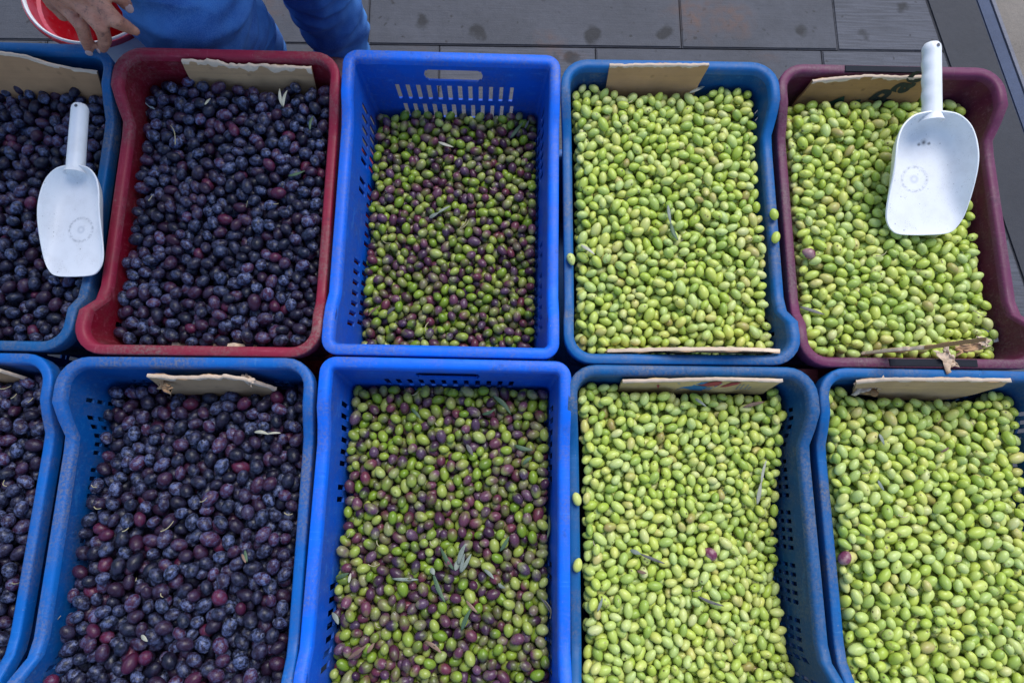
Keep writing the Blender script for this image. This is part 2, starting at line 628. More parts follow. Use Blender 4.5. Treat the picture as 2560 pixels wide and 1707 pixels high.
# key: (x, y, angle, colour, kind, width, label)
CR = {
    'C': (-0.0898, 0.3975, -0.2, 'royal', 'boxy', 0.351, 'bright blue boxy slotted crate of mixed green and purple olives, behind its twin'),
    'M1': (-0.4468, 0.3924, 0.11, 'red', 'bay', 0.360, 'dark red plastic crate full of purple black olives'),
    'G1': (0.2662, 0.3925, 0.6, 'teal', 'grid', 0.355, 'dusty blue crate of green olives between the bright blue and the plum crates'),
    'M2': (0.6270, 0.3934, 0.38, 'plum', 'bay', 0.374, 'plum coloured crate of green olives with black grip strips and a scoop in it'),
    'C2': (-0.0823, -0.1034, -0.2, 'royal', 'boxy', 0.368, 'bright blue boxy crate of mixed olives in front of its twin'),
    'D2': (-0.4541, -0.1078, 0.67, 'blue', 'grid', 0.371, 'blue crate of purple black olives with torn cardboard, in front of the red crate'),
    'G2': (0.2815, -0.1073, 0.3, 'navy', 'grid', 0.370, 'dusty navy blue crate of green olives with printed cardboard at its back'),
    'L1': (-0.8079, 0.3951, -0.07, 'navy', 'bay', 0.360, 'blue crate of purple olives with a scoop and a hand on its corner'),
    'L2': (-0.8244, -0.1069, 0.2, 'blue', 'bay', 0.360, 'blue crate of purple black olives at the bottom left, beside another blue crate'),
    'G3': (0.6465, -0.1064, -0.1, 'teal', 'grid', 0.362, 'blue crate of green olives in front of the plum crate'),
}
LEN = 0.4988
crate_objs = {}
UNDER = {'C': 'with the open hand hole, rear bright blue', 'C2': 'in bright blue nearest the viewer', 'M1': 'in dark red', 'G1': 'left of the plum crate', 'M2': 'in plum',
         'D2': 'before the red crate', 'G2': 'with printed cardboard', 'L1': 'with the left scoop', 'L2': 'at the bottom left', 'G3': 'before the plum crate'}
for key, (x, y, a, colr, kind, W, lab) in CR.items():
    boxy = kind == 'boxy'
    sk = (kind, W)
    if sk not in SHAPES:
        S_ = CrateShape(W, LEN, 0.024 if boxy else 0.044, 0.0165 if boxy else 0.0150, 0.020 if boxy else 0.034, {'boxy': 0.0, 'grid': 0.005, 'bay': 0.007}[kind], kind)
        SHAPES[sk] = S_
        MESHES[sk] = (S_.wall_mesh(), S_.rim_mesh(), S_.rib_mesh(), S_.base_mesh())
    S_ = SHAPES[sk]
    for lower in (0, 1):
        zt = RIM if not lower else HC - 0.004
        cl = colr if not lower else {'royal': 'royal', 'red': 'red', 'plum': 'plum'}.get(colr, 'blue')
        Mc = Matrix.Translation((x + (0.004 * math.sin(x * 90) if lower else 0), y + (0.004 if lower else 0), zt)) @ Matrix.Rotation(math.radians(a), 4, 'Z')
        if y < 0 and not lower:              # the nearer row is nested less deeply at its near end
            Mc = Mc @ Matrix.Translation((0, LEN / 2, 0)) @ Matrix.Rotation(math.radians(-2.1), 4, 'X') @ Matrix.Translation((0, -LEN / 2, 0))
        e = empty('crate')
        e.matrix_world = Mc
        for nm, me, part in zip(('wall', 'rim', 'rib', 'base'), MESHES[sk], ('wall', 'rim', 'wall', 'wall')):
            me2 = me.copy() if len(me.materials) == 0 or me.materials[0] != MAT[cl, part] else me
            if me2 is not me:
                me2.materials.clear()
                me2.materials.append(MAT[cl, part])
            link(nm, me2, e)
        if lower:
            tag(e, 'lower crate holding up the one ' + UNDER[key], 'crate', 'crates in the bottom layer of the stacks')
        else:
            tag(e, lab, 'crate', 'olive crates set out in two rows')
            crate_objs[key] = (e, S_, Mc)

# black grip strips let into the plum crate's end rims
tg = NT('black_grip_strip')
tg.set(Base_Color=tg.mix(tg.noise(tg.coords('Object', (20, 400, 100)), 1.0, 3.0), (0.008, 0.009, 0.014), (0.022, 0.025, 0.034)), Roughness=0.7)
tg.p.inputs['Specular IOR Level'].default_value = 0.15
e, S_, _m = crate_objs['M2']
for yy, x0 in ((S_.L / 2 - 0.0080, -0.01), (-S_.L / 2 + 0.0080, 0.012)):
    me = slab(x0 - 0.066, x0 + 0.066, yy - 0.0055, yy + 0.0055, -0.004, 0.0011, 0.0006)
    link('grip_strip', me, e, tg.m)


# ------------------------------------------------------------------ olives
def olive_mat(kind):
    t = NT(kind + '_olive_skin')
    r0 = t.attr('rnd')
    tone = t.n('ShaderNodeAttribute', attribute_type='OBJECT', attribute_name='tone').outputs['Fac']
    h = t.math('FRACT', t.math('ADD', r0, tone))
    h2 = t.math('FRACT', t.math('MULTIPLY', h, 7.31))
    h3 = t.math('FRACT', t.math('MULTIPLY', h, 23.7))
    ax = t.attr('ax')
    pos = t.coords('Position')
    n1 = t.noise(pos, 170.0, 3.0, 0.6)
    n2 = t.noise(pos, 620.0, 3.0, 0.7)
    n3 = t.noise(pos, 85.0, 2.0, 0.5)
    spotn = t.voro(pos, 95.0)
    if kind == 'green':
        c = t.ramp(h, [(0.0, (0.27, 0.39, 0.065)), (0.14, (0.40, 0.51, 0.070)), (0.45, (0.50, 0.590, 0.098)), (0.72, (0.575, 0.625, 0.125)),
                       (0.91, (0.63, 0.615, 0.155)), (0.97, (0.62, 0.55, 0.19)), (1.0, (0.30, 0.21, 0.06))])
        c = t.mix(t.math('MULTIPLY', t.ramp(n3, [(0.35, 0.0), (0.7, 1.0)]), 0.4), c, (0.40, 0.53, 0.055))
        bl = t.math('MULTIPLY', t.ramp(n2, [(0.3, 0.25), (0.65, 1.0)]), t.math('MULTIPLY', t.math('POWER', h2, 1.8), 0.55))
        c = t.mix(bl, c, (0.56, 0.66, 0.37))
        sp = t.math('MULTIPLY', t.ramp(spotn, [(0.10, 1.0), (0.19, 0.0)]), t.ramp(h3, [(0.52, 0.0), (0.6, 0.85)]))
        c = t.mix(sp, c, (0.085, 0.05, 0.022))
        rus = t.math('MULTIPLY', t.ramp(n1, [(0.56, 0.0), (0.7, 1.0)]), t.ramp(h3, [(0.84, 0.0), (0.9, 0.7)]))
        c = t.mix(rus, c, (0.22, 0.15, 0.075))
        tip, ring = (0.07, 0.055, 0.025), (0.42, 0.46, 0.22)
        rough, coat = 0.34, 0.08
    elif kind == 'purple':
        c = t.ramp(h, [(0.0, (0.004, 0.005, 0.014)), (0.46, (0.006, 0.005, 0.015)), (0.68, (0.019, 0.006, 0.019)), (0.86, (0.036, 0.007, 0.024)),
                       (0.96, (0.062, 0.008, 0.030)), (1.0, (0.105, 0.010, 0.036))])
        c = t.mix(t.math('MULTIPLY', t.ramp(n3, [(0.4, 0.0), (0.68, 1.0)]), 0.35), c, (0.030, 0.009, 0.024))
        lines = t.ramp(t.noise(pos, 330.0, 2.0, 0.5), [(0.47, 0.0), (0.5, 1.0), (0.53, 0.0)])
        bl = t.math('MULTIPLY', t.ramp(n1, [(0.45, 0.03), (0.58, 1.0)]), t.ramp(n2, [(0.38, 0.2), (0.6, 1.0)]))
        bl = t.math('MULTIPLY', bl, t.ramp(h2, [(0.0, 0.05), (0.42, 0.32), (0.78, 0.72), (1.0, 1.0)]))
        c = t.mix(bl, c, (0.135, 0.175, 0.345))
        c = t.mix(t.math('MULTIPLY', lines, t.math('MULTIPLY', h2, 0.45)), c, (0.16, 0.19, 0.32))
        tip, ring = (0.012, 0.010, 0.014), (0.26, 0.29, 0.42)
        rough, coat = 0.34, 0.0
    else:
        sel = t.ramp(h, [(0.0, 0.02), (0.20, 0.20), (0.42, 0.52), (0.64, 0.80), (1.0, 1.05)])
        e_ = t.math('ADD', t.math('MULTIPLY', ax, t.math('SUBTRACT', t.math('MULTIPLY', h3, 1.5), 0.75)), t.math('MULTIPLY', t.math('SUBTRACT', n3, 0.5), 1.3))
        f = t.ramp(t.math('ADD', t.math('MULTIPLY', e_, 0.65), sel), [(0.24, 0.0), (0.54, 0.42), (0.92, 1.0)])
        g = t.ramp(h2, [(0.0, (0.15, 0.25, 0.018)), (0.4, (0.23, 0.33, 0.022)), (0.75, (0.31, 0.36, 0.032)), (1.0, (0.35, 0.39, 0.07))])
        p = t.ramp(h3, [(0.0, (0.026, 0.010, 0.026)), (0.5, (0.075, 0.020, 0.042)), (1.0, (0.15, 0.034, 0.052))])
        c = t.mix(f, g, p)
        bl = t.math('MULTIPLY', t.ramp(n2, [(0.35, 0.2), (0.66, 1.0)]), t.math('MULTIPLY', t.math('POWER', h2, 1.4), 0.42))
        c = t.mix(bl, c, t.mix(f, (0.32, 0.42, 0.24), (0.25, 0.18, 0.28)))
        sp = t.math('MULTIPLY', t.ramp(spotn, [(0.08, 1.0), (0.15, 0.0)]), t.ramp(h3, [(0.7, 0.0), (0.8, 0.7)]))
        c = t.mix(sp, c, (0.06, 0.035, 0.02))
        tip, ring = (0.05, 0.035, 0.02), (0.36, 0.40, 0.24)
        rough, coat = 0.31, 0.08
    rg = t.ramp(ax, [(0.90, 0.0), (0.945, 0.55), (0.975, 0.3), (1.0, 0.0)])
    c = t.mix(t.math('MULTIPLY', rg, t.ramp(h2, [(0.2, 0.25), (0.9, 1.0)])), c, ring)
    c = t.mix(t.math('MULTIPLY', t.ramp(ax, [(0.968, 0.0), (0.985, 1.0)]), 0.9), c, tip)
    t.set(Base_Color=c, Roughness=t.math('ADD', t.math('MULTIPLY', n2, 0.2), rough - 0.1))
    t.p.inputs['Specular IOR Level'].default_value = {'purple': 0.34, 'mixed': 0.40, 'green': 0.36}[kind]
    t.p.inputs['Coat Weight'].default_value = coat
    t.p.inputs['Coat Roughness'].default_value = 0.3
    if kind == 'purple':
        t.bump(t.math('ADD', t.math('MULTIPLY', lines, -0.25), n1), 0.35, 0.0012)
    else:
        t.bump(n1, 0.2, 0.0010)
    return t.m


OM = {k: olive_mat(k) for k in ('green', 'purple', 'mixed')}


def ball(nseg, nring):
    V, ax = [(1, 0, 0)], [1.0]
    for r in range(1, nring):
        th = PI * r / nring
        if r == 1 and nring > 6: th *= 0.8
        for s in range(nseg):
            ph = 2 * PI * s / nseg
            V.append((math.cos(th), math.sin(th) * math.cos(ph), math.sin(th) * math.sin(ph)))
            ax.append(math.cos(th))
    V.append((-1, 0, 0)); ax.append(-1.0)
    T = [(0, 1 + s, 1 + (s + 1) % nseg) for s in range(nseg)]
    Q = []
    for r in range(nring - 2):
        b = 1 + r * nseg
        for s in range(nseg):
            Q.append((b + s, b + nseg + s, b + nseg + (s + 1) % nseg, b + (s + 1) % nseg))
    b = 1 + (nring - 2) * nseg
    T += [(b + s, b + nseg, b + (s + 1) % nseg) for s in range(nseg)]
    return np.array(V), np.array(Q), np.array(T), np.array(ax)


B_HI, B_MD, B_LO = ball(12, 9), ball(10, 8), ball(8, 5)


def lump(V, k, amt):
    """One of a few uneven olive shapes: pear or bean bias, slight dents."""
    r = np.random.default_rng(k)
    V = V.copy()
    x = V[:, 0]
    pear = r.uniform(-0.13, 0.13)
    V[:, 1:] *= (1 + pear * x)[:, None]
    bend = r.uniform(-0.10, 0.10)
    V[:, 2] += bend * (x ** 2 - 0.3)
    for _ in range(4):
        d = r.normal(size=3); d /= np.linalg.norm(d)
        q = np.clip(V @ d, 0, None) ** 3
        V -= np.outer(q, d) * r.uniform(-0.4, 1.0) * amt
    tipm = np.abs(x) > 0.985
    V[tipm, 0] *= 1.03
    return V


NVAR = 14
HI = [lump(B_HI[0], k, 0.075) for k in range(NVAR)]
MD = [lump(B_MD[0], k, 0.075) for k in range(NVAR)]
LO = [lump(B_LO[0], k, 0.075) for k in range(NVAR)]
SIZE = {'M1': (0.0110, 0.0086), 'D2': (0.0116, 0.0090), 'L1': (0.0108, 0.0084), 'L2': (0.0112, 0.0087),
        'C': (0.0093, 0.0071), 'C2': (0.0098, 0.0074),
        'G1': (0.0096, 0.0067), 'M2': (0.0102, 0.0070), 'G2': (0.0096, 0.0065), 'G3': (0.0102, 0.0070)}
KIND = {'M1': 'purple', 'D2': 'purple', 'L1': 'purple', 'L2': 'purple', 'C': 'mixed', 'C2': 'mixed', 'G1': 'green', 'M2': 'green', 'G2': 'green', 'G3': 'green'}
# depth of the heap below the rim at rear-left, rear-right, front-left, front-right, and in the middle (added)
FILL = {'C': (0.120, 0.118, 0.108, 0.105, -0.004), 'C2': (0.085, 0.080, 0.075, 0.062, -0.008),
        'M1': (0.046, 0.036, 0.044, 0.034, -0.012), 'D2': (0.082, 0.060, 0.034, 0.030, -0.014),
        'L1': (0.054, 0.054, 0.054, 0.054, -0.008), 'L2': (0.040, 0.040, 0.03, 0.03, -0.01),
        'G1': (0.034, 0.040, 0.034, 0.040, -0.022), 'M2': (0.030, 0.050, 0.032, 0.050, -0.012),
        'G2': (0.026, 0.040, 0.030, 0.085, 0.004), 'G3': (0.028, 0.052, 0.030, 0.060, -0.012)}
# cardboard standing in the crates keeps the olives off: crate -> (x0, x1, room from the rear wall or, if negative, the front wall)
CARD_ROOM = {'L1': (0.0, 0.16, 0.022), 'M1': (-0.075, 0.145, 0.012), 'G1': (-0.10, 0.075, 0.014), 'M2': (-0.16, 0.06, 0.018),
             'D2': (-0.06, 0.12, 0.016), 'G2': (-0.10, 0.13, 0.014), 'G3': (-0.12, 0.11, 0.018), 'L2': (-0.1, 0.1, 0.014)}
GRID = 0.0021


def rot_lib(n, a, b, seed):
    r = np.random.default_rng(seed)
    out = []
    for i in range(n):
        yaw = r.uniform(0, 2 * PI)
        pit = r.normal(0, 0.33) if r.random() < 0.9 else r.uniform(-1.3, 1.3)
        rol = r.uniform(0, 2 * PI)
        Rm = np.array(Matrix.Rotation(yaw, 3, 'Z') @ Matrix.Rotation(pit, 3, 'Y') @ Matrix.Rotation(rol, 3, 'X'))
        s = float(np.clip(r.normal(1.0, 0.085), 0.8, 1.22))
        el_ = float(np.clip(r.normal(1.0, 0.07), 0.85, 1.2))
        ax3 = np.array([a * s * el_, b * s, b * s])
        A = Rm @ np.diag(1 / ax3 ** 2) @ Rm.T
        k = int(math.ceil(ax3[0] / GRID))
        g = np.arange(-k, k + 1) * GRID
        X, Y = np.meshgrid(g, g, indexing='ij')
        q2 = A[0, 0] * X * X + 2 * A[0, 1] * X * Y + A[1, 1] * Y * Y
        bb = (A[0, 2] * X + A[1, 2] * Y)
        disc = bb * bb - A[2, 2] * (q2 - 1)
        ok = disc > 0
        sq = np.sqrt(np.where(ok, disc, 0))
        low = np.where(ok, (-bb - sq) / A[2, 2], np.inf)
        top = np.where(ok, (-bb + sq) / A[2, 2], -np.inf)
        out.append((Rm, ax3, k, low, top, ok.sum()))
    return out


def target(key, S_, X, Y):
    rl, rr, fl, fr, md = FILL[key]
    u = np.clip(X / (S_.W / 2 - 0.025), -1, 1) * 0.5 + 0.5
    v = np.clip(Y / (S_.L / 2 - 0.025), -1, 1) * 0.5 + 0.5
    d = (rl * (1 - u) + rr * u) * v + (fl * (1 - u) + fr * u) * (1 - v)
    m = np.clip(1 - (2 * u - 1) ** 2, 0, 1) ** 0.7 * np.clip(1 - (2 * v - 1) ** 2, 0, 1) ** 0.5
    d = d + md * m
    ph = sum(map(ord, key))
    d = d + 0.004 * np.sin(X * 31 + ph) * np.cos(Y * 27 + ph * 2)
    if key == 'G2':      # scooped out along the right-hand wall
        d = d + 0.042 * np.exp(-(((X - 0.15) / 0.075) ** 2 + ((Y + 0.02) / 0.15) ** 2))
    if key == 'M2':
        d = d + 0.012 * np.exp(-(((X - 0.15) / 0.06) ** 2 + ((Y - 0.02) / 0.17) ** 2))
    return -d


HEAP = {}
CORE = {}


def pour(key, seed):
    e, S_, Mx = crate_objs[key]
    a, b = SIZE[key]
    r = np.random.default_rng(seed)
    lib = rot_lib(70, a, b, seed + 5)
    pad = int(a * 1.4 / GRID) + 2
    gx = np.arange(-S_.W / 2, S_.W / 2, GRID)
    gy = np.arange(-S_.L / 2, S_.L / 2, GRID)
    X, Y = np.meshgrid(gx, gy, indexing='ij')
    T = target(key, S_, X, Y)
    room = S_.inner(X, Y, np.minimum(-T + 0.015, 0.2))
    ok = room > 0.0015
    if key in CARD_ROOM:
        x0, x1, rm = CARD_ROOM[key]
        lim = S_.L / 2 - S_.fw - S_.taper * (-T + 0.01) - rm
        ok &= ~((X > x0) & (X < x1) & (Y > lim))
    H = np.where(ok, T - 3.1 * 2 * b, 9.0)
    H = np.pad(H, pad, constant_values=9.0)
    Tp = np.pad(T, pad, mode='edge')
    ID = np.full(H.shape, -1, np.int32)
    nx, ny = len(gx), len(gy)
    rest = []
    fails = 0
    nb = [(1, 0), (-1, 0), (0, 1), (0, -1), (1, 1), (-1, -1), (1, -1), (-1, 1)]
    while fails < 110:
        L_ = lib[r.integers(len(lib))]
        k, low, top = L_[2], L_[3], L_[4]
        i, j = int(r.integers(pad + 3, pad + nx - 3)), int(r.integers(pad + 3, pad + ny - 3))
        z = (H[i - k:i + k + 1, j - k:j + k + 1] - low).max()
        if z > 5:
            continue
        for step in (3, 1):
            for _ in range(14):
                best = None
                for dx, dy in nb:
                    ii, jj = i + dx * step, j + dy * step
                    if ii - k < 0 or jj - k < 0: continue
                    P = H[ii - k:ii + k + 1, jj - k:jj + k + 1]
                    if P.shape != low.shape: continue
                    zz = (P - low).max()
                    if zz < z - 1e-5: z, best = zz, (ii, jj)
                if best is None: break
                i, j = best
        if z > Tp[i, j] - b * 0.6:
            fails += 1
            continue
        fails = max(0, fails - 2)
        P = H[i - k:i + k + 1, j - k:j + k + 1]
        up = z + top > P
        P[up] = (z + top)[up]
        ID[i - k:i + k + 1, j - k:j + k + 1][up] = len(rest)
        rest.append((gx[0] + (i - pad) * GRID, gy[0] + (j - pad) * GRID, z, L_))
    vis = np.bincount(ID[ID >= 0].ravel(), minlength=len(rest))
    HEAP[key] = (Mx, H, pad, gx, gy)
    CORE[key] = (S_, T, 2 * b)
    return rest, vis


def core(key):
    """The packed inside of the heap below the loose top layers, down to the crate's floor (local)."""
    S_, T, d = CORE[key]
    n, m = 10, 14
    V = []
    lev = []
    for zb in ('top', 'bot'):
        for i in range(n + 1):
            for j in range(m + 1):
                u, v = i / n * 2 - 1, j / m * 2 - 1
                dep = 0.12 if zb == 'top' else HC - 0.016
                o = S_.fw + S_.taper * dep + 0.016
                x, y = u * (S_.W / 2 - o - S_.flare), v * (S_.L / 2 - o - 0.004)
                if zb == 'top':
                    ii = min(T.shape[0] - 1, max(0, int((x + S_.W / 2) / GRID))); jj = min(T.shape[1] - 1, max(0, int((y + S_.L / 2) / GRID)))
                    z = T[ii, jj] - 2.7 * d
                else: z = -dep
                V.append((x, y, z))
    k = (n + 1) * (m + 1)
    g = lambda i, j: i * (m + 1) + j
    Q = []
    for i in range(n):
        for j in range(m):
            Q.append((g(i, j), g(i + 1, j), g(i + 1, j + 1), g(i, j + 1)))
            Q.append((k + g(i, j), k + g(i, j + 1), k + g(i + 1, j + 1), k + g(i + 1, j)))
    for i in range(n):
        Q.append((g(i, 0), k + g(i, 0), k + g(i + 1, 0), g(i + 1, 0))); Q.append((g(i, m), g(i + 1, m), k + g(i + 1, m), k + g(i, m)))
    for j in range(m):
        Q.append((g(0, j), g(0, j + 1), k + g(0, j + 1), k + g(0, j))); Q.append((g(n, j), k + g(n, j), k + g(n, j + 1), g(n, j + 1)))
    return np.array(V), np.array(Q)


def heap_z(key, p):
    """World height of the heap's surface under a world point."""
    Mx, H, pad, gx, gy = HEAP[key]
    q = Mx.inverted() @ p
    i, j = int(round((q.x - gx[0]) / GRID)) + pad, int(round((q.y - gy[0]) / GRID)) + pad
    P = H[max(0, i - 3):i + 4, max(0, j - 3):j + 4]
    P = P[P < 5]
    return (Mx @ Vector((q.x, q.y, float(np.percentile(P, 85)) if P.size else -0.05))).z


HEAP_LABEL = {
    'C': 'heap of small green and purple olives low in the rear bright blue crate', 'C2': 'heap of green and purple olives in the front bright blue crate',
    'M1': 'heap of dusty purple black olives in the dark red crate', 'D2': 'heap of big purple black olives in the blue crate before the red one',
    'L1': 'heap of dark olives around the white scoop in the left blue crate', 'L2': 'heap of blue black olives in the crate at the bottom left corner',
    'G1': 'rounded heap of yellow green olives behind the crate with printed cardboard', 'M2': 'heap of green olives under the scoop in the plum crate',
    'G2': 'heap of green olives scooped out along its right side, with printed cardboard behind', 'G3': 'heap of large green olives in the blue crate before the plum one'}
WHERE = {'C': 'in the rear bright blue crate', 'C2': 'in the front bright blue crate', 'M1': 'in the red crate', 'D2': 'in the crate before the red one',
         'L1': 'in the left scoop crate', 'L2': 'in the bottom left crate', 'G1': 'in the crate left of plum', 'M2': 'in the plum crate',
         'G2': 'in the printed cardboard crate', 'G3': 'in the crate before the plum one'}
LOOK = {'purple': ((0.62, 'blue black'), (0.85, 'purplish'), (1.0, 'maroon')), 'mixed': ((0.30, 'mostly green'), (0.62, 'half-purple'), (1.0, 'dark purple')),
        'green': ((0.25, 'fresh green'), (0.78, 'light green'), (1.0, 'yellowish green'))}


def one_label(kd, tone, x, y, S_, Rm):
    look = next(n_ for lim, n_ in LOOK[kd] if tone <= lim)
    u, v = x / (S_.W / 2 - 0.03), y / (S_.L / 2 - 0.03)
    d = Rm[:, 0]
    pose = 'on end' if abs(d[2]) > 0.75 else 'crosswise' if abs(d[0]) > 0.85 else 'lengthwise' if abs(d[1]) > 0.85 else 'aslant'
    col_ = ('by left wall', 'left of centre', 'centre', 'right of centre', 'by right wall')[min(4, max(0, int((u + 1) * 2.5)))]
    row_ = ('near edge', 'near third', 'middle', 'far third', 'far edge')[min(4, max(0, int((v + 1) * 2.5)))]
    return '%s olive %s, %s, %s' % (look, pose, row_, col_)


ONE_CAT = 'olive'
poured = {}
for n_, key in enumerate(CR):
    poured[key] = pour(key, 100 + n_)


def project(p):
    q = RC.transposed() @ (p - CAM)
    return 1280 + F_PX * q.x / -q.z, 853.5 - F_PX * q.y / -q.z, -q.z


cand = {'purple': [], 'mixed': [], 'green': []}
for key, (rest, vis) in poured.items():
    Mx = crate_objs[key][2]
    for i, (x, y, z, L_) in enumerate(rest):
        if vis[i] < 0.55 * L_[5]: continue
        px_, py_, dz = project(Mx @ Vector((x, y, z)))
        if 12 < px_ < 2548 and 12 < py_ < 1695:
            cand[KIND[key]].append((vis[i] ** 0.5 / dz, key, i))
single = {k: {} for k in CR}
for kd, v in cand.items():
    for s, key, i in sorted(v, reverse=True)[:300]:
        single[key][i] = True

VARM = {}
for kd in OM:
    for k in range(NVAR):
        VARM[kd, k] = fast_mesh(kd + '_olive', HI[k], B_HI[1], B_HI[2], {'rnd': np.full(len(HI[k]), 0.0), 'ax': B_HI[3]}, OM[kd])
olive_objs = []
for key, (rest, vis) in poured.items():
    Mx = crate_objs[key][2]
    M3 = np.array(Mx.to_3x3()); tr = np.array(Mx.translation)
    kd = KIND[key]
    cv, cq = core(key)
    Vs, Qs, Ts, A1, A2 = [cv @ M3.T + tr], [cq], [], [np.full(len(cv), 0.3)], [np.zeros(len(cv))]
    off = len(cv)
    for i, (x, y, z, (Rm, ax3, *_r)) in enumerate(rest):
        var = int(rng.integers(NVAR))
        flip = rng.random() < 0.5
        R_ = M3 @ Rm
        if flip: R_ = R_ @ np.diag([-1, -1, 1])
        c = M3 @ np.array([x, y, z]) + tr
        if i in single[key]:
            o = bpy.data.objects.new(kd + '_olive', VARM[kd, var])
            m4 = Matrix(R_.tolist()) @ Matrix.Diagonal(Vector(ax3.tolist()))
            m4 = m4.to_4x4(); m4.translation = Vector(c.tolist())
            o.matrix_world = m4
            C.objects.link(o)
            tone = float(rng.random())
            o['tone'] = tone
            tag(o, one_label(kd, tone, x, y, crate_objs[key][1], Rm) + ', ' + WHERE[key].replace('in the ', ''), ONE_CAT, kd + ' olives on top ' + WHERE[key])
            olive_objs.append((o, key, kd))
            continue
        if vis[i] > 0: Bm, vv = B_MD, MD[var]
        else: Bm, vv = B_LO, LO[var]
        Vs.append((vv * ax3) @ R_.T + c)
        Qs.append(Bm[1] + off); Ts.append(Bm[2] + off)
        A1.append(np.full(len(vv), rng.random())); A2.append(Bm[3])
        off += len(vv)
    me = fast_mesh('olive_heap', np.concatenate(Vs), np.concatenate(Qs), np.concatenate(Ts), {'rnd': np.concatenate(A1), 'ax': np.concatenate(A2)}, OM[kd])
    o = link('olive_heap', me)
    tag(o, HEAP_LABEL[key], None, None, 'stuff')

# a few odd ones among the green
for (x, y, key, lab) in ((1776, 1384, 'G2', 'single pink purple olive among the green olives before the printed cardboard'),
                         (2112, 1394, 'G3', 'single pink purple olive at the left edge of the green heap before the plum crate'),
                         (2022, 634, 'M2', 'green olive with a dark purple end near the left rim of the plum crate')):
    p = at(x, y, RIM - 0.03)
    for _ in range(3): p = at(x, y, heap_z(key, p) - 0.004)
    o = bpy.data.objects.new('reddened_olive', VARM['mixed', 3].copy())
    o.data.attributes['rnd'].data.foreach_set('value', np.full(len(HI[3]), 0.0, np.float32))
    o.matrix_world = Matrix.Translation(p) @ Matrix.Rotation(random.uniform(0, 3), 4, 'Z') @ Matrix.Diagonal((0.0108, 0.0086, 0.0086, 1))
    tp = NT('pink_purple_olive_skin')
    tp.set(Base_Color=tp.mix(tp.ramp(tp.noise(tp.coords('Position'), 90.0, 2.0), [(0.42, 0.0), (0.58, 1.0)]), (0.17, 0.035, 0.075), (0.36, 0.20, 0.20)), Roughness=0.4)
    o.data.materials.clear(); o.data.materials.append(tp.m)
    C.objects.link(o)
    tag(o, lab, 'olive')
# olives that rolled off on to the lowered side rims
for k, (key, sd_, py, lab) in enumerate((('G1', 1, 530, 'fallen green olive on the right rim of the crate left of plum, the rear one'),
                                         ('G1', 1, 588, 'fallen green olive on the right rim of the crate left of plum, the front one'),
                                         ('G2', -1, 1245, 'fallen yellow olive on the left rim of the printed cardboard crate, the rear one'),
                                         ('G2', -1, 1408, 'fallen yellow olive on the left rim of the printed cardboard crate, the front one'),
                                         ('G1', -1, 648, 'fallen yellow olive on the left rim of the crate beside rear bright blue'))):
    e, S_, Mx = crate_objs[key]
    q = Mx.inverted() @ at(1280, py, RIM - 0.03)
    p = Mx @ Vector((sd_ * (S_.W / 2 - S_.flare - S_.fw * (0.62 if sd_ > 0 else 0.7)), q.y, -S_.dip + 0.0066))
    o = bpy.data.objects.new('fallen_olive', VARM['green', k])
    o['tone'] = (0.3, 0.55, 0.9, 0.85, 0.8)[k]
    o.matrix_world = Matrix.Translation(p) @ Matrix.Rotation(PI / 2 + 0.25 * (-1) ** k, 4, 'Z') @ Matrix.Diagonal((0.0100, 0.0068, 0.0068, 1))
    C.objects.link(o)
    tag(o, lab, 'olive')
#PART2

# ------------------------------------------------------------------ cardboard
def card_mat(name, base, flute=0.25, stain=0.5):
    t = NT(name)
    v = t.coords('Object')
    mp = t.n('ShaderNodeMapping'); mp.inputs['Scale'].default_value = (2.0, 60.0, 420.0)
    t.l(v, mp.inputs[0])
    fl = t.noise(mp.outputs[0], 1.0, 2.0, 0.5)
    big = t.noise(v, 14.0, 4.0, 0.6)
    fine = t.noise(v, 600.0, 2.0, 0.6)
    c = t.mix(t.ramp(big, [(0.35, 0.0), (0.7, 1.0)]), tuple(c * 0.82 for c in base), tuple(min(1, c * 1.12) for c in base))
    c = t.mix(t.math('MULTIPLY', t.ramp(fl, [(0.4, 0.0), (0.6, 1.0)]), flute), c, tuple(c * 0.7 for c in base))
    st = t.math('MULTIPLY', t.ramp(t.voro(v, 42.0), [(0.10, 1.0), (0.2, 0.0)]), t.ramp(t.noise(v, 20.0, 2.0), [(0.5, 0.0), (0.6, stain)]))
    c = t.mix(st, c, tuple(c * 0.35 for c in base))
    c = t.mix(t.math('MULTIPLY', fine, 0.18), c, tuple(min(1, c * 1.3) for c in base))
    t.set(Base_Color=c, Roughness=0.85)
    t.bump(t.math('ADD', fl, t.math('MULTIPLY', fine, 0.4)), 0.3, 0.001)
    return t.m


M_KRAFT = card_mat('kraft_cardboard', (0.50, 0.265, 0.125), 0.18)
M_KRAFT_OLD = card_mat('old_brown_cardboard', (0.42, 0.22, 0.085), 0.3, 0.8)
M_KRAFT_LIGHT = card_mat('pale_cardboard', (0.55, 0.33, 0.17), 0.4)
M_TORN = card_mat('torn_paper_liner', (0.70, 0.53, 0.38), 0.1, 0.3)
M_FLUTE = card_mat('corrugated_core', (0.26, 0.18, 0.11), 0.6)


def wall_point(key, x, y, off, lean, front=False):
    """Where the sight line of a photo point meets the plane of a sheet leaning on a crate's end wall (world)."""
    e, S_, Mx = crate_objs[key]
    Mi = Mx.inverted()
    o = Mi @ CAM
    d = Mi.to_3x3() @ ray(x, y)
    s = -1.0 if front else 1.0
    c = S_.L / 2 - S_.fw - off               # s*y - lean*z = c
    t = (c - (s * o.y - lean * o.z)) / (s * d.y - lean * d.z)
    return Mx @ (o + d * t)


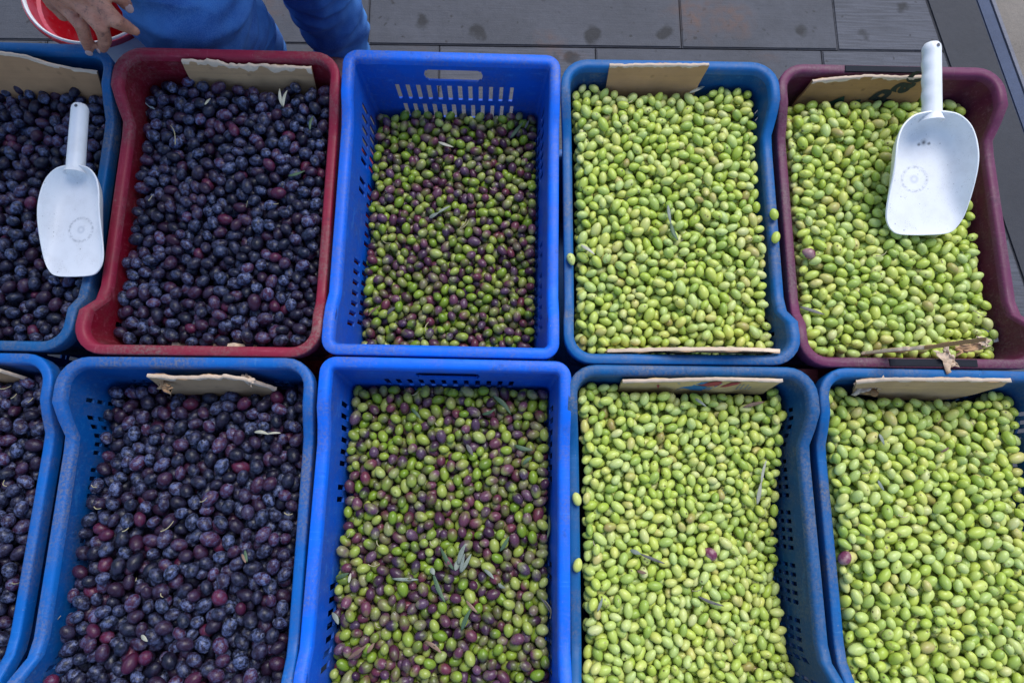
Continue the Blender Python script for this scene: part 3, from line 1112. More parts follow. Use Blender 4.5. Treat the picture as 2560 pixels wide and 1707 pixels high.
def plane_axes(key, lean, front=False):
    e, S_, Mx = crate_objs[key]
    R3 = Mx.to_3x3()
    s = -1.0 if front else 1.0
    up = (R3 @ Vector((0, s * lean, 1))).normalized()
    right = R3 @ Vector((1, 0, 0))
    n = right.cross(up).normalized()         # towards the viewer for a rear sheet
    return right, up, n


def lerp_poly(poly, x):
    for (x0, y0), (x1, y1) in zip(poly[:-1], poly[1:]):
        if x <= x1: return y0 + (y1 - y0) * (x - x0) / max(1e-6, x1 - x0)
    return poly[-1][1]


def card(key, top, bot, off, lean, label, mat, front=False, torn=0.5, rough=0.0015, drop=None, bury=0.022, thick=0.004, wav=0.0015, seed=1, depth_l=None):
    r = random.Random(seed)
    right, up, n = plane_axes(key, lean, front)
    if front: n = -n if n.dot(Vector((0, 1, 0))) < 0 else n
    P = lambda x, y: wall_point(key, x, y, off, lean, front)
    tl, tr = P(*top[0]), P(*top[-1])
    N = max(24, int((tr - tl).length / 0.004))
    xs_t = [top[0][0] + (top[-1][0] - top[0][0]) * i / N for i in range(N + 1)]
    xs_b = [bot[0][0] + (bot[-1][0] - bot[0][0]) * i / N for i in range(N + 1)] if bot else None
    org = (tl + tr) / 2
    e = empty('cardboard_sheet', org)
    inv_ = lambda p: p - org
    NR = 6
    fr, bk = [], []
    tops = []
    for i in range(N + 1):
        a = P(xs_t[i], lerp_poly(top, xs_t[i]))
        a = a + up * (mnoise.noise(Vector((i * 0.55, seed * 3.1, 0))) * rough * 1.5 + (r.random() - 0.5) * rough)
        b = (P(xs_b[i], lerp_poly(bot, xs_b[i])) - up * bury) if bot else a - up * drop
        tops.append((a, b))
        for j in range(NR + 1):
            p = a.lerp(b, j / NR)
            wv = n * (wav * mnoise.noise(Vector((i * 0.12, j * 0.35, seed))) * 2)
            fr.append(inv_(p + wv + n * thick / 2)); bk.append(inv_(p + wv - n * thick / 2))
    k = NR + 1
    M_ = len(fr)
    V = fr + bk
    Fc = []
    for i in range(N):
        for j in range(NR):
            q = (i * k + j, i * k + j + 1, (i + 1) * k + j + 1, (i + 1) * k + j)
            Fc += [q, tuple(M_ + t_ for t_ in reversed(q))]
        for j in (0, NR):
            Fc.append((i * k + j, (i + 1) * k + j, M_ + (i + 1) * k + j, M_ + i * k + j))
    for i in (0, N):
        for j in range(NR):
            Fc.append((i * k + j, M_ + i * k + j, M_ + i * k + j + 1, i * k + j + 1))
    me = sharp(mesh('sheet', V, Fc), 45)
    me.materials.append(mat)
    me.materials.append(M_FLUTE)
    link('sheet', me, e)
    if torn > 0:                              # peeled paper layer along the torn edge
        V, Fc = [], []
        for i in range(N + 1):
            a, b = tops[i]
            L_ = (a - b).length
            hgt = min(L_ * 0.5, 0.002 + torn * 0.012 * max(0.0, 0.45 + 1.3 * mnoise.noise(Vector((i * 0.21, seed, 4.0)))) + 0.0015 * r.random())
            dn = (b - a).normalized()
            lift = 0.0009 + 0.0022 * max(0, mnoise.noise(Vector((i * 0.3, seed, 9.0))))
            V += [inv_(a - n * thick * 0.5 + up * 0.0004), inv_(a + n * (thick * 0.5 + lift) + up * 0.0009), inv_(a + dn * hgt + n * (thick * 0.5 + 0.0006))]
        for i in range(N):
            q = i * 3
            Fc += [(q, q + 1, q + 4, q + 3), (q + 1, q + 2, q + 5, q + 4)]
        link('torn_edge', mesh('torn_edge', V, Fc, True, M_TORN), e)
    tag(e, label, 'cardboard', 'torn cardboard sheets in the crates')
    return e, org, n, up, right


def print_poly(e, org, n, key, pts, off, lean, col, name='printed_mark', lift=0.0026):
    P = [wall_point(key, x, y, off, lean) + n * lift - org for x, y in pts]
    t = bpy.data.materials.get('ink_%d_%d_%d' % tuple(int(c * 999) for c in col))
    if t is None:
        q = NT('ink_%d_%d_%d' % tuple(int(c * 999) for c in col))
        q.set(Base_Color=q.mix(t_ := q.math('MULTIPLY', q.noise(q.coords('Position'), 300.0), 0.5), col, tuple(min(1, c + 0.08) for c in col)), Roughness=0.75)
        t = q.m
    return link(name, mesh(name, P, [tuple(range(len(P)))], False, t), e)


D_ = lambda pts: [(x * 1.08844, y * 1.08844) for x, y in pts]
card('L1', D_([(-40, 112), (0, 120), (60, 129), (110, 146), (170, 158), (224, 165)]), D_([(-40, 200), (0, 203), (120, 225), (238, 244)]), 0.016, 0.30,
     'plain brown cardboard leaning at the back of the left crate, near the hand', M_KRAFT, torn=0.12, rough=0.0007, seed=2)
card('M1', D_([(417, 138), (500, 141), (522, 149), (600, 150), (640, 152), (716, 156)]), D_([(440, 196), (560, 205), (726, 216)]), 0.007, 0.12,
     'pale corrugated cardboard with a white torn edge in the red crate', M_KRAFT_LIGHT, torn=0.85, rough=0.0022, seed=3)
card('M1', D_([(395, 791), (450, 796), (540, 793), (610, 799)]), None, 0.006, 0.08, 'ragged cardboard edge just inside the front rim of the red crate', M_KRAFT_OLD,
     front=True, torn=0.8, rough=0.004, drop=0.04, seed=4)
card('G1', D_([(1400, 150), (1500, 148), (1628, 149)]), D_([(1391, 212), (1500, 216), (1590, 216)]), 0.007, 0.14,
     'clean tan cardboard at the back of the crate right of the bright blue one', M_KRAFT, torn=0.1, rough=0.0012, seed=5)
card('G1', D_([(1395, 806), (1560, 802), (1700, 802), (1792, 806)]), None, 0.006, 0.08, 'long thin cardboard edge inside the front rim of the dusty blue green olive crate', M_KRAFT_LIGHT,
     front=True, torn=0.35, rough=0.0008, drop=0.04, seed=6)
pe, po, pn, pu, pr_ = card('M2', D_([(1866, 186), (1900, 181), (1990, 174), (2060, 176), (2150, 176)]), D_([(1832, 224), (1960, 236), (2090, 250)]), 0.010, 0.16,
                           'brown cardboard printed with large letters and a green mark in the plum crate', M_KRAFT_OLD, torn=0.45, rough=0.0012, seed=7)
Z3 = lambda pts: [(2000 + x / 7.84, 150 + y / 7.84) for x, y in pts]
print_poly(pe, po, pn, 'M2', Z3([(500, 830), (870, 685), (855, 800), (760, 880), (520, 880)]), 0.010, 0.16, (0.004, 0.05, 0.022))
print_poly(pe, po, pn, 'M2', Z3([(1035, 765), (1190, 752), (1165, 850), (1030, 850)]), 0.010, 0.16, (0.004, 0.045, 0.02))
fc = bpy.data.curves.new('lettering', 'FONT')
fc.body = 'Pac'
fc.size = 0.056
fc.offset = 0.0022
fc.shear = -0.15
to = bpy.data.objects.new('lettering', fc)
C.objects.link(to)
bpy.context.view_layer.update()
tm = bpy.data.meshes.new_from_object(to.evaluated_get(bpy.context.evaluated_depsgraph_get()))
bpy.data.objects.remove(to)
ti = NT('black_print'); ti.set(Base_Color=ti.mix(ti.noise(ti.coords('Position'), 200.0), (0.010, 0.016, 0.015), (0.03, 0.035, 0.03)), Roughness=0.7)
tm.materials.clear(); tm.materials.append(ti.m)
lo = link('lettering', tm, pe)
p0 = wall_point('M2', *Z3([(1690, 850)])[0], 0.010, 0.16) + pn * 0.0028 - po
aa = math.radians(68)
rx = pr_ * math.cos(aa) + pu * math.sin(aa)
ry = -pr_ * math.sin(aa) + pu * math.cos(aa)
lm = Matrix((rx, ry, pn)).transposed().to_4x4(); lm.translation = p0
lo.matrix_local = lm
fe, fo, fn, fu, fr_ = card('M2', D_([(1975, 812), (2060, 803), (2140, 797), (2262, 780)]), None, 0.010, 0.10, 'ragged cardboard strip with curled torn paper at the front rim of the plum crate', M_KRAFT,
                           front=True, torn=0.5, rough=0.003, drop=0.045, seed=8)
card('D2', D_([(338, 861), (400, 866), (520, 863), (560, 868), (636, 892)]), D_([(372, 892), (480, 896), (600, 900)]), 0.012, 0.16,
     'torn cardboard with ragged top at the back of the blue crate before the red one', M_KRAFT_LIGHT, torn=0.9, rough=0.0035, seed=9)
ge, go, gn, gu, gr_ = card('G2', D_([(1430, 874), (1540, 872), (1640, 869), (1700, 870), (1797, 873)]), D_([(1424, 888), (1600, 896), (1765, 893)]), 0.007, 0.10,
                           'tan cardboard printed with a red and blue picture in the navy crate', card_mat('tan_printed_cardboard', (0.66, 0.43, 0.18), 0.1), torn=0.35, rough=0.0012, seed=10)
Z5 = lambda pts: [(1540 + x / 5.113, 910 + y / 5.113) for x, y in pts]
BL, RD, DK = (0.02, 0.17, 0.35), (0.42, 0.035, 0.04), (0.10, 0.11, 0.13)
for pts, col in (([(705, 245), (800, 220), (860, 240), (925, 252), (1010, 242), (1030, 265), (940, 300), (860, 285), (800, 290), (760, 262)], BL),
                 ([(930, 305), (1030, 252), (1160, 266), (1085, 318)], BL), ([(1010, 236), (1080, 206), (1185, 206), (1100, 241)], BL),
                 ([(1110, 300), (1165, 270), (1178, 270), (1124, 304)], BL), ([(1140, 304), (1196, 272), (1208, 273), (1154, 308)], BL),
                 ([(1170, 306), (1226, 275), (1238, 276), (1184, 310)], BL), ([(1250, 270), (1350, 225), (1362, 226), (1266, 272)], BL),
                 ([(1045, 244), (1250, 206), (1345, 199), (1352, 220), (1310, 255), (1205, 262), (1110, 256)], RD),
                 ([(1290, 300), (1332, 268), (1480, 220), (1612, 211), (1540, 242), (1400, 272), (1342, 296), (1332, 322)], RD),
                 ([(520, 250), (556, 248), (536, 296)], RD), ([(668, 286), (730, 290), (745, 272), (766, 290), (822, 300), (760, 309), (700, 301)], DK)):
    print_poly(ge, go, gn, 'G2', Z5(pts), 0.007, 0.10, col)
for i in range(4):
    for j in range(5):
        x, y = 1520 + i * 48 + j * 12 + (i > 1) * 14, 300 - j * 13
        print_poly(ge, go, gn, 'G2', Z5([(x, y), (x + 26, y - 3), (x + 30, y - 9), (x + 4, y - 6)]), 0.007, 0.10, (0.14, 0.2, 0.28), 'printed_line')
ce, co, cn, cu, cr_ = card('G3', D_([(1966, 876), (2030, 870), (2150, 870), (2322, 872)]), D_([(1975, 893), (2100, 908), (2215, 905), (2325, 876)]), 0.010, 0.14,
                           'wide pale corrugated cardboard with a crumpled corner in the right front crate', M_KRAFT_LIGHT, torn=0.45, rough=0.0015, seed=11)
card('L2', D_([(-60, 845), (0, 850), (40, 862), (62, 869)]), D_([(-60, 868), (0, 872), (62, 876)]), 0.010, 0.14,
     'small cardboard corner at the back of the bottom left crate', M_KRAFT, torn=0.2, rough=0.001, seed=12)


def crumple(name, parent, org, p, ux, uy, sx, sy, seed, amp, mat=None, n=9):
    """A torn, curled scrap of paper."""
    V, Fc = [], []
    nrm = ux.cross(uy).normalized()
    for i in range(n):
        for j in range(n):
            u, v = i / (n - 1) - 0.5, j / (n - 1) - 0.5
            k = 1.0 + 0.5 * mnoise.noise(Vector((u * 3, v * 3, seed)))
            q = Vector((u * 6.5, v * 6.5, seed * 1.7))
            d = mnoise.noise_vector(q) * amp
            edge = 0.75 + 0.5 * mnoise.noise(Vector((math.atan2(v, u) * 1.6, seed, 0)))
            V.append(p + ux * u * sx * k * edge + uy * v * sy * k * edge + ux * d.x * 0.5 + uy * d.y * 0.5 + nrm * (abs(d.z) * 1.6) - org)
    for i in range(n - 1):
        for j in range(n - 1):
            Fc.append((i * n + j, (i + 1) * n + j, (i + 1) * n + j + 1, i * n + j + 1))
    me = mesh(name, V, Fc, True, mat or M_TORN)
    o = link(name, me, parent)
    m = o.modifiers.new('thickness', 'SOLIDIFY'); m.thickness = 0.0006
    return o


X_, Y_, Z_ = Vector((1, 0, 0)), Vector((0, 1, 0)), Vector((0, 0, 1))
crumple('torn_flap', fe, fo, at(2368, 895, RIM + 0.004), Vector((0.5, -0.85, -0.1)), Vector((0.8, 0.5, 0.2)), 0.044, 0.024, 3.3, 0.007)
crumple('torn_flap', fe, fo, at(2420, 868, RIM - 0.008), Vector((0.95, 0.3, 0.2)), Vector((-0.3, 0.9, 0.3)), 0.050, 0.020, 5.1, 0.007, M_KRAFT_LIGHT)
crumple('torn_flap', fe, fo, at(2455, 855, RIM - 0.002), Vector((0.7, -0.5, 0.4)), Vector((0.5, 0.8, 0.2)), 0.024, 0.015, 8.4, 0.007)
crumple('torn_flap', ce, co, at(2172, 958, RIM - 0.012), Vector((0.95, 0.1, 0.2)), Vector((-0.1, 0.9, 0.5)), 0.040, 0.024, 2.2, 0.009, M_TORN)
crumple('torn_flap', ce, co, at(2178, 972, RIM - 0.016), Vector((0.9, -0.3, 0.2)), Vector((0.2, 0.9, 0.4)), 0.026, 0.018, 6.2, 0.008, M_KRAFT_OLD)
de = [o for o in C.objects if o.get('label', '').startswith('torn cardboard with ragged')][0]
crumple('torn_flap', de, de.location, at(418, 965, RIM - 0.028), Vector((0.9, -0.4, 0.1)), Vector((0.3, 0.8, 0.5)), 0.030, 0.020, 4.4, 0.007, M_KRAFT_LIGHT)
crumple('torn_flap', de, de.location, at(622, 948, RIM - 0.026), Vector((0.8, -0.5, 0.1)), Vector((0.4, 0.8, 0.4)), 0.030, 0.018, 9.4, 0.007, M_TORN)


# ------------------------------------------------------------------ scoops
def scoop_mat(name, seed, heavy):
    t = NT(name)
    v = t.coords('Object')
    big = t.noise(v, 28.0, 4.0, 0.6)
    fine = t.noise(v, 520.0, 3.0, 0.7)
    sx = t.n('ShaderNodeSeparateXYZ'); t.l(v, sx.inputs[0])
    base = (0.84, 0.84, 0.84)
    c = t.mix(t.math('MULTIPLY', t.ramp(big, [(0.45, 0.0), (0.72, 1.0)]), 0.38), base, (0.60, 0.585, 0.57))
    low = t.ramp(sx.outputs['Y'], [(0.0, 1.0), (0.11, 0.45), (0.19, 0.6), (0.2, 0.0)])
    spk = t.math('MULTIPLY', t.ramp(t.voro(v, 420.0), [(0.16, 1.0), (0.30, 0.0)]), t.ramp(t.noise(v, 30.0 + seed, 4.0, 0.75), [(0.48, 0.0), (0.66, 0.8)]))
    c = t.mix(t.math('MULTIPLY', spk, low), c, (0.20, 0.165, 0.14))
    spk2 = t.math('MULTIPLY', t.ramp(t.voro(v, 120.0), [(0.10, 1.0), (0.16, 0.0)]), t.ramp(t.noise(v, 26.0 + seed, 2.0), [(0.53, 0.0), (0.62, 0.8)]))
    c = t.mix(t.math('MULTIPLY', spk2, low), c, (0.06, 0.05, 0.045))
    # stained ring left by the mould mark in the bottom
    cx, cy, rr = (-0.012, 0.095, 0.021) if heavy else (0.004, 0.085, 0.022)
    dx = t.math('SUBTRACT', sx.outputs['X'], cx); dy = t.math('SUBTRACT', sx.outputs['Y'], cy)
    d = t.math('SQRT', t.math('ADD', t.math('MULTIPLY', dx, dx), t.math('MULTIPLY', dy, dy)))
    ring = t.math('ABSOLUTE', t.math('SUBTRACT', d, rr))
    rg = t.math('MULTIPLY', t.ramp(ring, [(0.0004, 0.5), (0.0020, 0.0)]), t.ramp(t.noise(v, 210.0, 3.0, 0.7), [(0.42, 0.05), (0.58, 1.0)]))
    low2 = t.math('LESS_THAN', sx.outputs['Z'], 0.012)
    c = t.mix(t.math('MULTIPLY', rg, low2), c, (0.14, 0.14, 0.16))
    if heavy:                                # dried black juice near the back
        for bx, by, br in ((0.004, 0.158, 0.0042), (0.013, 0.156, 0.0026), (-0.004, 0.155, 0.0016)):
            ddx = t.math('SUBTRACT', sx.outputs['X'], bx); ddy = t.math('SUBTRACT', sx.outputs['Y'], by)
            dd = t.math('ADD', t.math('SQRT', t.math('ADD', t.math('MULTIPLY', ddx, ddx), t.math('MULTIPLY', ddy, ddy))), t.math('MULTIPLY', t.math('SUBTRACT', fine, 0.5), 0.004))
            c = t.mix(t.ramp(dd, [(br * 0.75, 0.95), (br, 0.0)]), c, (0.02, 0.02, 0.022))
    rg3 = t.ramp(t.math('ABSOLUTE', t.math('SUBTRACT', d, 0.005)), [(0.0004, 0.35), (0.0011, 0.0)])
    c = t.mix(t.math('MULTIPLY', rg3, low2), c, (0.3, 0.33, 0.38))
    t.set(Base_Color=c, Roughness=0.38)
    t.p.inputs['Subsurface Weight'].default_value = 0.12
    t.p.inputs['Subsurface Radius'].default_value = (0.01, 0.01, 0.01)
    t.p.inputs['Subsurface Scale'].default_value = 0.3
    t.bump(fine, 0.08, 0.0006)
    return t.m


def catmull(pts, n=5):
    out = []
    for i in range(len(pts) - 1):
        p0, p1, p2, p3 = pts[max(0, i - 1)], pts[i], pts[i + 1], pts[min(len(pts) - 1, i + 2)]
        for k in range(n):
            t = k / n
            out.append(tuple(0.5 * (2 * b + (c - a) * t + (2 * a - 5 * b + 4 * c - d) * t * t + (3 * b - a - 3 * c + d) * t ** 3) for a, b, c, d in zip(p0, p1, p2, p3)))
    out.append(pts[-1])
    return out


def scoop(label, F, H, roll, wid, grips, mat, wall=0.05, hlen=0.125):
    LB = 0.194
    e = empty('scoop')
    half = catmull([(0.0, -0.003), (0.034, -0.0015), (0.0500, 0.005), (0.0610, 0.023), (0.0645, 0.050), (0.0645, 0.090), (0.0630, 0.125), (0.0595, 0.151), (0.0510, 0.173), (0.035, 0.1885), (0.0165, 0.194), (0.0, 0.1955)])
    out = half + [(-x, y) for x, y in reversed(half[1:-1])]
    out = [(x * wid, y) for x, y in out]
    n = len(out)
    rho = [0.25, 0.45, 0.6, 0.72, 0.81, 0.88, 0.93, 0.965, 0.99, 1.0]
    cx, cy = 0.0, 0.095
    V = [(cx, cy, 0.0)]
    for rr in rho:
        for x, y in out:
            X, Y = cx + rr * (x - cx), cy + rr * (y - cy)
            hh = 0.0015 + wall * smooth(-0.01, 0.13, y)
            V.append((X, Y, hh * rr ** 7 if rr < 1 else hh))
    Fc = [(0, 1 + i, 1 + (i + 1) % n) for i in range(n)]
    for k in range(len(rho) - 1):
        for i in range(n):
            a, b = 1 + k * n + i, 1 + k * n + (i + 1) % n
            Fc.append((a, a + n, b + n, b))
    me = mesh('bowl', V, Fc, True, mat)
    o = link('bowl', me, e)
    m = o.modifiers.new('thickness', 'SOLIDIFY'); m.thickness = 0.0028; m.offset = -1.0
    b = o.modifiers.new('round', 'BEVEL'); b.width = 0.0006; b.segments = 2; b.limit_method = 'ANGLE'
    # handle
    V, Fc = [], []
    ns, nr = 22, 30
    y0, y1 = LB - 0.010, LB + hlen
    za, zb = wall * 0.72, wall * 0.72 + 0.004
    for k in range(nr + 1):
        t = k / nr
        y = y0 + (y1 - y0) * t
        z = za + (zb - za) * t
        r = 0.0158 - 0.0012 * t
        if t > 0.90: r *= math.sqrt(max(0.0, 1 - ((t - 0.90) / 0.10) ** 2)) * 0.985 + 0.015
        if t < 0.10: r *= 1.0 + 0.25 * (1 - t / 0.10) ** 2
        for s in range(ns):
            a = 2 * PI * s / ns
            x, zz = r * math.cos(a), r * 0.92 * math.sin(a)
            if grips and x < 0 and 0.12 < t < 0.92:
                x *= 1.0 - 0.13 * (0.5 - 0.5 * math.cos((t - 0.12) / 0.80 * 2 * PI * 4)) + 0.05
            V.append((x, y, z + zz))
    for k in range(nr):
        for s in range(ns):
            Fc.append((k * ns + s, k * ns + (s + 1) % ns, (k + 1) * ns + (s + 1) % ns, (k + 1) * ns + s))
    V.append((0, y1, zb)); Fc += [(nr * ns + s, nr * ns + (s + 1) % ns, len(V) - 1) for s in range(ns)]
    link('handle', mesh('handle', V, Fc, True, mat), e)
    # hanging hole near the end, its shade painted as a flat dark disc
    hv, hf = [], []
    for s in range(10):
        a = 2 * PI * s / 10
        hx, hy = 0.0028 * math.cos(a) + 0.003, 0.0030 * math.sin(a) + y1 - 0.013
        hv.append((hx, hy, zb + 0.0150 * 0.92 * math.sqrt(max(0, 1 - (hx / 0.0147) ** 2)) + 0.0003))
    t = NT('scoop_hole_shade'); t.set(Base_Color=(0.10, 0.10, 0.11), Roughness=0.7)
    link('hang_hole_shade', mesh('hang_hole_shade', hv, [tuple(range(10))], False, t.m), e)
    yl = H - F
    sc = yl.length / math.hypot(y1, zb)
    tilt = math.atan2(zb, y1)
    ydir = yl.normalized()
    xdir = ydir.cross(Z_).normalized()
    zdir = xdir.cross(ydir)
    B = Matrix((xdir, ydir, zdir)).transposed().to_4x4()
    B.translation = F
    e.matrix_world = B @ Matrix.Rotation(-tilt, 4, 'X') @ Matrix.Rotation(roll, 4, 'Y') @ Matrix.Scale(sc, 4)
    tag(e, label, 'scoop', 'white plastic scoops')
    return sc


s1 = scoop('bluish white scoop with smooth round handle lying on the dark olives', at(186, 688, heap_z('L1', at(150, 640, RIM - 0.05)) + 0.032), at(204, 257, RIM + 0.012), -0.08, 0.88, False,
           scoop_mat('white_scoop_plastic', 3.0, False), 0.030)
s2 = scoop('white scoop with finger grips lying on the green olives, handle over the plum rim', at(2306, 584, heap_z('M2', at(2290, 560, RIM - 0.03)) + 0.016), at(2332, 103, RIM + 0.060), -0.06, 1.04, True,
           scoop_mat('bright_white_scoop_plastic', 9.0, True), 0.044)
print('scoop scales', s1, s2)

# ------------------------------------------------------------------ bucket
bc = at(236, -46, 0.33)
brad = (at(236 + 186, -46, 0.33) - bc).length
bz = 0.33
be = empty('bucket', (bc.x, bc.y, 0))


def lathe(name, prof, parent, mat, n=64):
    V = [(r * math.cos(2 * PI * i / n), r * math.sin(2 * PI * i / n), z) for i in range(n) for r, z in prof]
    k = len(prof)
    Fc = [(i * k + j, ((i + 1) % n) * k + j, ((i + 1) % n) * k + j + 1, i * k + j + 1) for i in range(n) for j in range(k - 1)]
    return link(name, sharp(mesh(name, V, Fc), 45), parent, mat)


R_ = brad
tb = NT('red_bucket_plastic')
vb = tb.coords('Object')
nb_ = tb.noise(vb, 9.0, 4.0, 0.6)
cb = tb.mix(tb.ramp(nb_, [(0.45, 0.0), (0.62, 0.55)]), (0.42, 0.008, 0.018), (0.46, 0.12, 0.17))
cb = tb.mix(tb.math('MULTIPLY', tb.ramp(tb.noise(vb, 120.0, 3.0, 0.7), [(0.6, 0.0), (0.72, 0.5)]), 1.0), cb, (0.55, 0.3, 0.33))
tb.set(Base_Color=cb, Roughness=0.3)
lathe('body', [(0.002, 0.012), (R_ * 0.78, 0.012), (R_ * 0.82, 0.03), (R_ - 0.020, bz - 0.05), (R_ - 0.020, bz - 0.035), (R_ - 0.014, bz - 0.03), (R_ - 0.012, bz - 0.004), (R_ - 0.010, bz)], be, tb.m)
tw = NT('white_bucket_plastic')
tw.set(Base_Color=tw.mix(tw.noise(tw.coords('Object'), 30.0, 4.0), (0.55, 0.56, 0.58), (0.78, 0.78, 0.78)), Roughness=0.4)
lathe('rim', [(R_ - 0.0110, bz - 0.002), (R_ - 0.0100, bz + 0.004), (R_ - 0.0075, bz + 0.006), (R_ - 0.0050, bz + 0.0035), (R_ - 0.0048, bz - 0.004)], be, tw.m)
lathe('lip', [(R_ - 0.0055, bz + 0.001), (R_ - 0.003, bz + 0.002), (R_ - 0.0005, bz - 0.003), (R_ - 0.002, bz - 0.012), (R_ - 0.006, bz - 0.012)], be, tb.m)
lathe('outer_wall', [(R_ - 0.005, bz - 0.010), (R_ * 0.84, 0.004), (R_ * 0.8, 0.0), (0.002, 0.0)], be, tw.m)
tag(be, 'red lined bucket with a white rim standing beside the jeans', 'bucket')


# ------------------------------------------------------------------ person
def capsule(p0, p1, r0, r1, n=18, flat=None):
    p0, p1 = Vector(p0), Vector(p1)
    d = (p1 - p0)
    L_ = d.length
    q = d.to_track_quat('Z', 'Y').to_matrix() if L_ > 1e-6 else Matrix.Identity(3)
    rings = []
    for k in range(6): a = -PI / 2 + PI / 2 * k / 6; rings.append((r0 * math.sin(a), r0 * math.cos(a)))
    for k in range(5): t = k / 4; rings.append((L_ * t, r0 + (r1 - r0) * t))
    for k in range(1, 7): a = PI / 2 * k / 6; rings.append((L_ + r1 * math.sin(a), r1 * math.cos(a)))
    V, Fc = [], []
    for z, r in rings:
        r = max(r, 1e-5)
        for s in range(n):
            a = 2 * PI * s / n
            v = Vector((r * math.cos(a), r * math.sin(a), z))
            V.append(p0 + q @ v)
    for k in range(len(rings) - 1):
        for s in range(n):
            Fc.append((k * n + s, k * n + (s + 1) % n, (k + 1) * n + (s + 1) % n, (k + 1) * n + s))
    Fc += [tuple(range(n - 1, -1, -1)), tuple(range((len(rings) - 1) * n, len(rings) * n))]
    return V, Fc


def ellipsoid(c, ax3, R3=Matrix.Identity(3), n=18):
    V, Fc = capsule((0, 0, 0), (0, 0, 0), 1, 1, n)
    V = [Vector(c) + R3 @ Vector((v.x * ax3[0], v.y * ax3[1], v.z * ax3[2])) for v in V]
    return V, Fc


def blend(name, parts, voxel, parent, mat, smooth_it=2, fold=None):
    V, Fc = [], []
    for v, f in parts:
        b = len(V)
        V += v
        Fc += [tuple(i + b for i in q) for q in f]
    me = mesh(name, V, Fc)
    tmp = bpy.data.objects.new('blend', me)
    C.objects.link(tmp)
    m = tmp.modifiers.new('union', 'REMESH'); m.mode = 'VOXEL'; m.voxel_size = voxel
    s = tmp.modifiers.new('soften', 'SMOOTH'); s.iterations = smooth_it; s.factor = 0.5
    bpy.context.view_layer.update()
    out = bpy.data.meshes.new_from_object(tmp.evaluated_get(bpy.context.evaluated_depsgraph_get()))
    bpy.data.objects.remove(tmp)
    out.name = name
    if fold:
        out.update()
        nr_ = [v.normal.copy() for v in out.vertices]
        for v, n_ in zip(out.vertices, nr_): v.co += n_ * fold(v.co)
    out.shade_smooth()
    out.materials.clear()
    out.materials.append(mat)
    return link(name, out, parent)


pe_ = empty('person', (-0.42, 0.95, 0.0))
IN = Matrix.Translation(-pe_.location)
tk = NT('weathered_brown_skin')
vk = tk.coords('Object')
nk = tk.noise(vk, 60.0, 4.0, 0.6)
fk = tk.noise(vk, 700.0, 3.0, 0.7)
ck = tk.mix(tk.ramp(nk, [(0.35, 0.0), (0.7, 1.0)]), (0.46, 0.185, 0.115), (0.62, 0.29, 0.185))
ck = tk.mix(tk.math('MULTIPLY', tk.ramp(tk.noise(vk, 95.0, 4.0, 0.7), [(0.55, 0.0), (0.68, 1.0)]), 0.6), ck, (0.075, 0.05, 0.05))
mpk = tk.n('ShaderNodeMapping'); mpk.inputs['Scale'].default_value = (140, 420, 260); tk.l(vk, mpk.inputs[0])
wr = tk.noise(mpk.outputs[0], 1.0, 3.0, 0.6)
ck = tk.mix(tk.math('MULTIPLY', tk.ramp(wr, [(0.58, 0.0), (0.7, 1.0)]), 0.4), ck, (0.11, 0.06, 0.05))
tk.set(Base_Color=ck, Roughness=0.55)
tk.p.inputs['Subsurface Weight'].default_value = 0.1
tk.p.inputs['Subsurface Scale'].default_value = 0.01
tk.bump(tk.math('ADD', wr, tk.math('MULTIPLY', fk, 0.4)), 0.5, 0.0012)

Zh = lambda x, y, z: at(x / 5.8725, y / 5.8725, z)
W_ = at(92, -95, 0.735)
fing = {
    'ring': [(Zh(960, 90, 0.670), 0.0120), (Zh(1195, 375, 0.660), 0.0104), (Zh(1262, 580, 0.634), 0.0092), (Zh(1305, 715, 0.6095), 0.0078)],
    'middle': [(Zh(1180, 60, 0.684), 0.0124), (Zh(1490, 410, 0.674), 0.0108), (Zh(1545, 585, 0.644), 0.0096), (Zh(1505, 705, 0.6100), 0.0080)],
    'index': [(Zh(1440, 20, 0.690), 0.0126), (Zh(1710, 315, 0.678), 0.0112), (Zh(1840, 385, 0.662), 0.0096), (Zh(1985, 462, 0.646), 0.0070)],
    'little': [(Zh(800, 60, 0.655), 0.0112), (Zh(930, 220, 0.634), 0.0098), (Zh(985, 190, 0.618), 0.0088), (Zh(960, 100, 0.612), 0.0074)],
    'thumb': [(Zh(1330, -230, 0.690), 0.0160), (Zh(1620, -150, 0.690), 0.0135), (Zh(1770, -40, 0.678), 0.0118), (Zh(1850, 70, 0.664), 0.0092)],
}
parts = []
for nm, ch in fing.items():
    for (p, r0), (q, r1) in zip(ch[:-1], ch[1:]):
        parts.append(capsule(p, q, r0, r1, 16))
    for p, r0 in ch[1:-1]: parts.append(ellipsoid(p + Vector((0, 0, 0.0012)), (r0 * 1.05, r0 * 1.05, r0 * 1.05)))
    parts.append(capsule(W_, ch[0][0], 0.024 if nm != 'thumb' else 0.022, ch[0][1] * 1.12, 16))
mc = [fing[k][0][0] for k in ('little', 'ring', 'middle', 'index')]
for a, b in zip(mc[:-1], mc[1:]):
    parts.append(capsule(a.lerp(W_, 0.12), b.lerp(W_, 0.12), 0.0125, 0.0125, 14))
    parts.append(capsule(a.lerp(W_, 0.45), b.lerp(W_, 0.45), 0.0150, 0.0150, 14))
el_ = Vector((-0.94, 0.95, 1.05)); sh_ = Vector((-0.70, 0.94, 1.36))
parts += [capsule(W_, el_, 0.027, 0.042), capsule(el_, sh_, 0.044, 0.055)]
sl_ = Vector((-0.28, 0.98, 1.38)); el2, w2 = Vector((-0.16, 1.05, 1.08)), Vector((-0.20, 0.95, 0.86))
parts += [capsule(sl_, el2, 0.052, 0.042), capsule(el2, w2, 0.040, 0.027)]
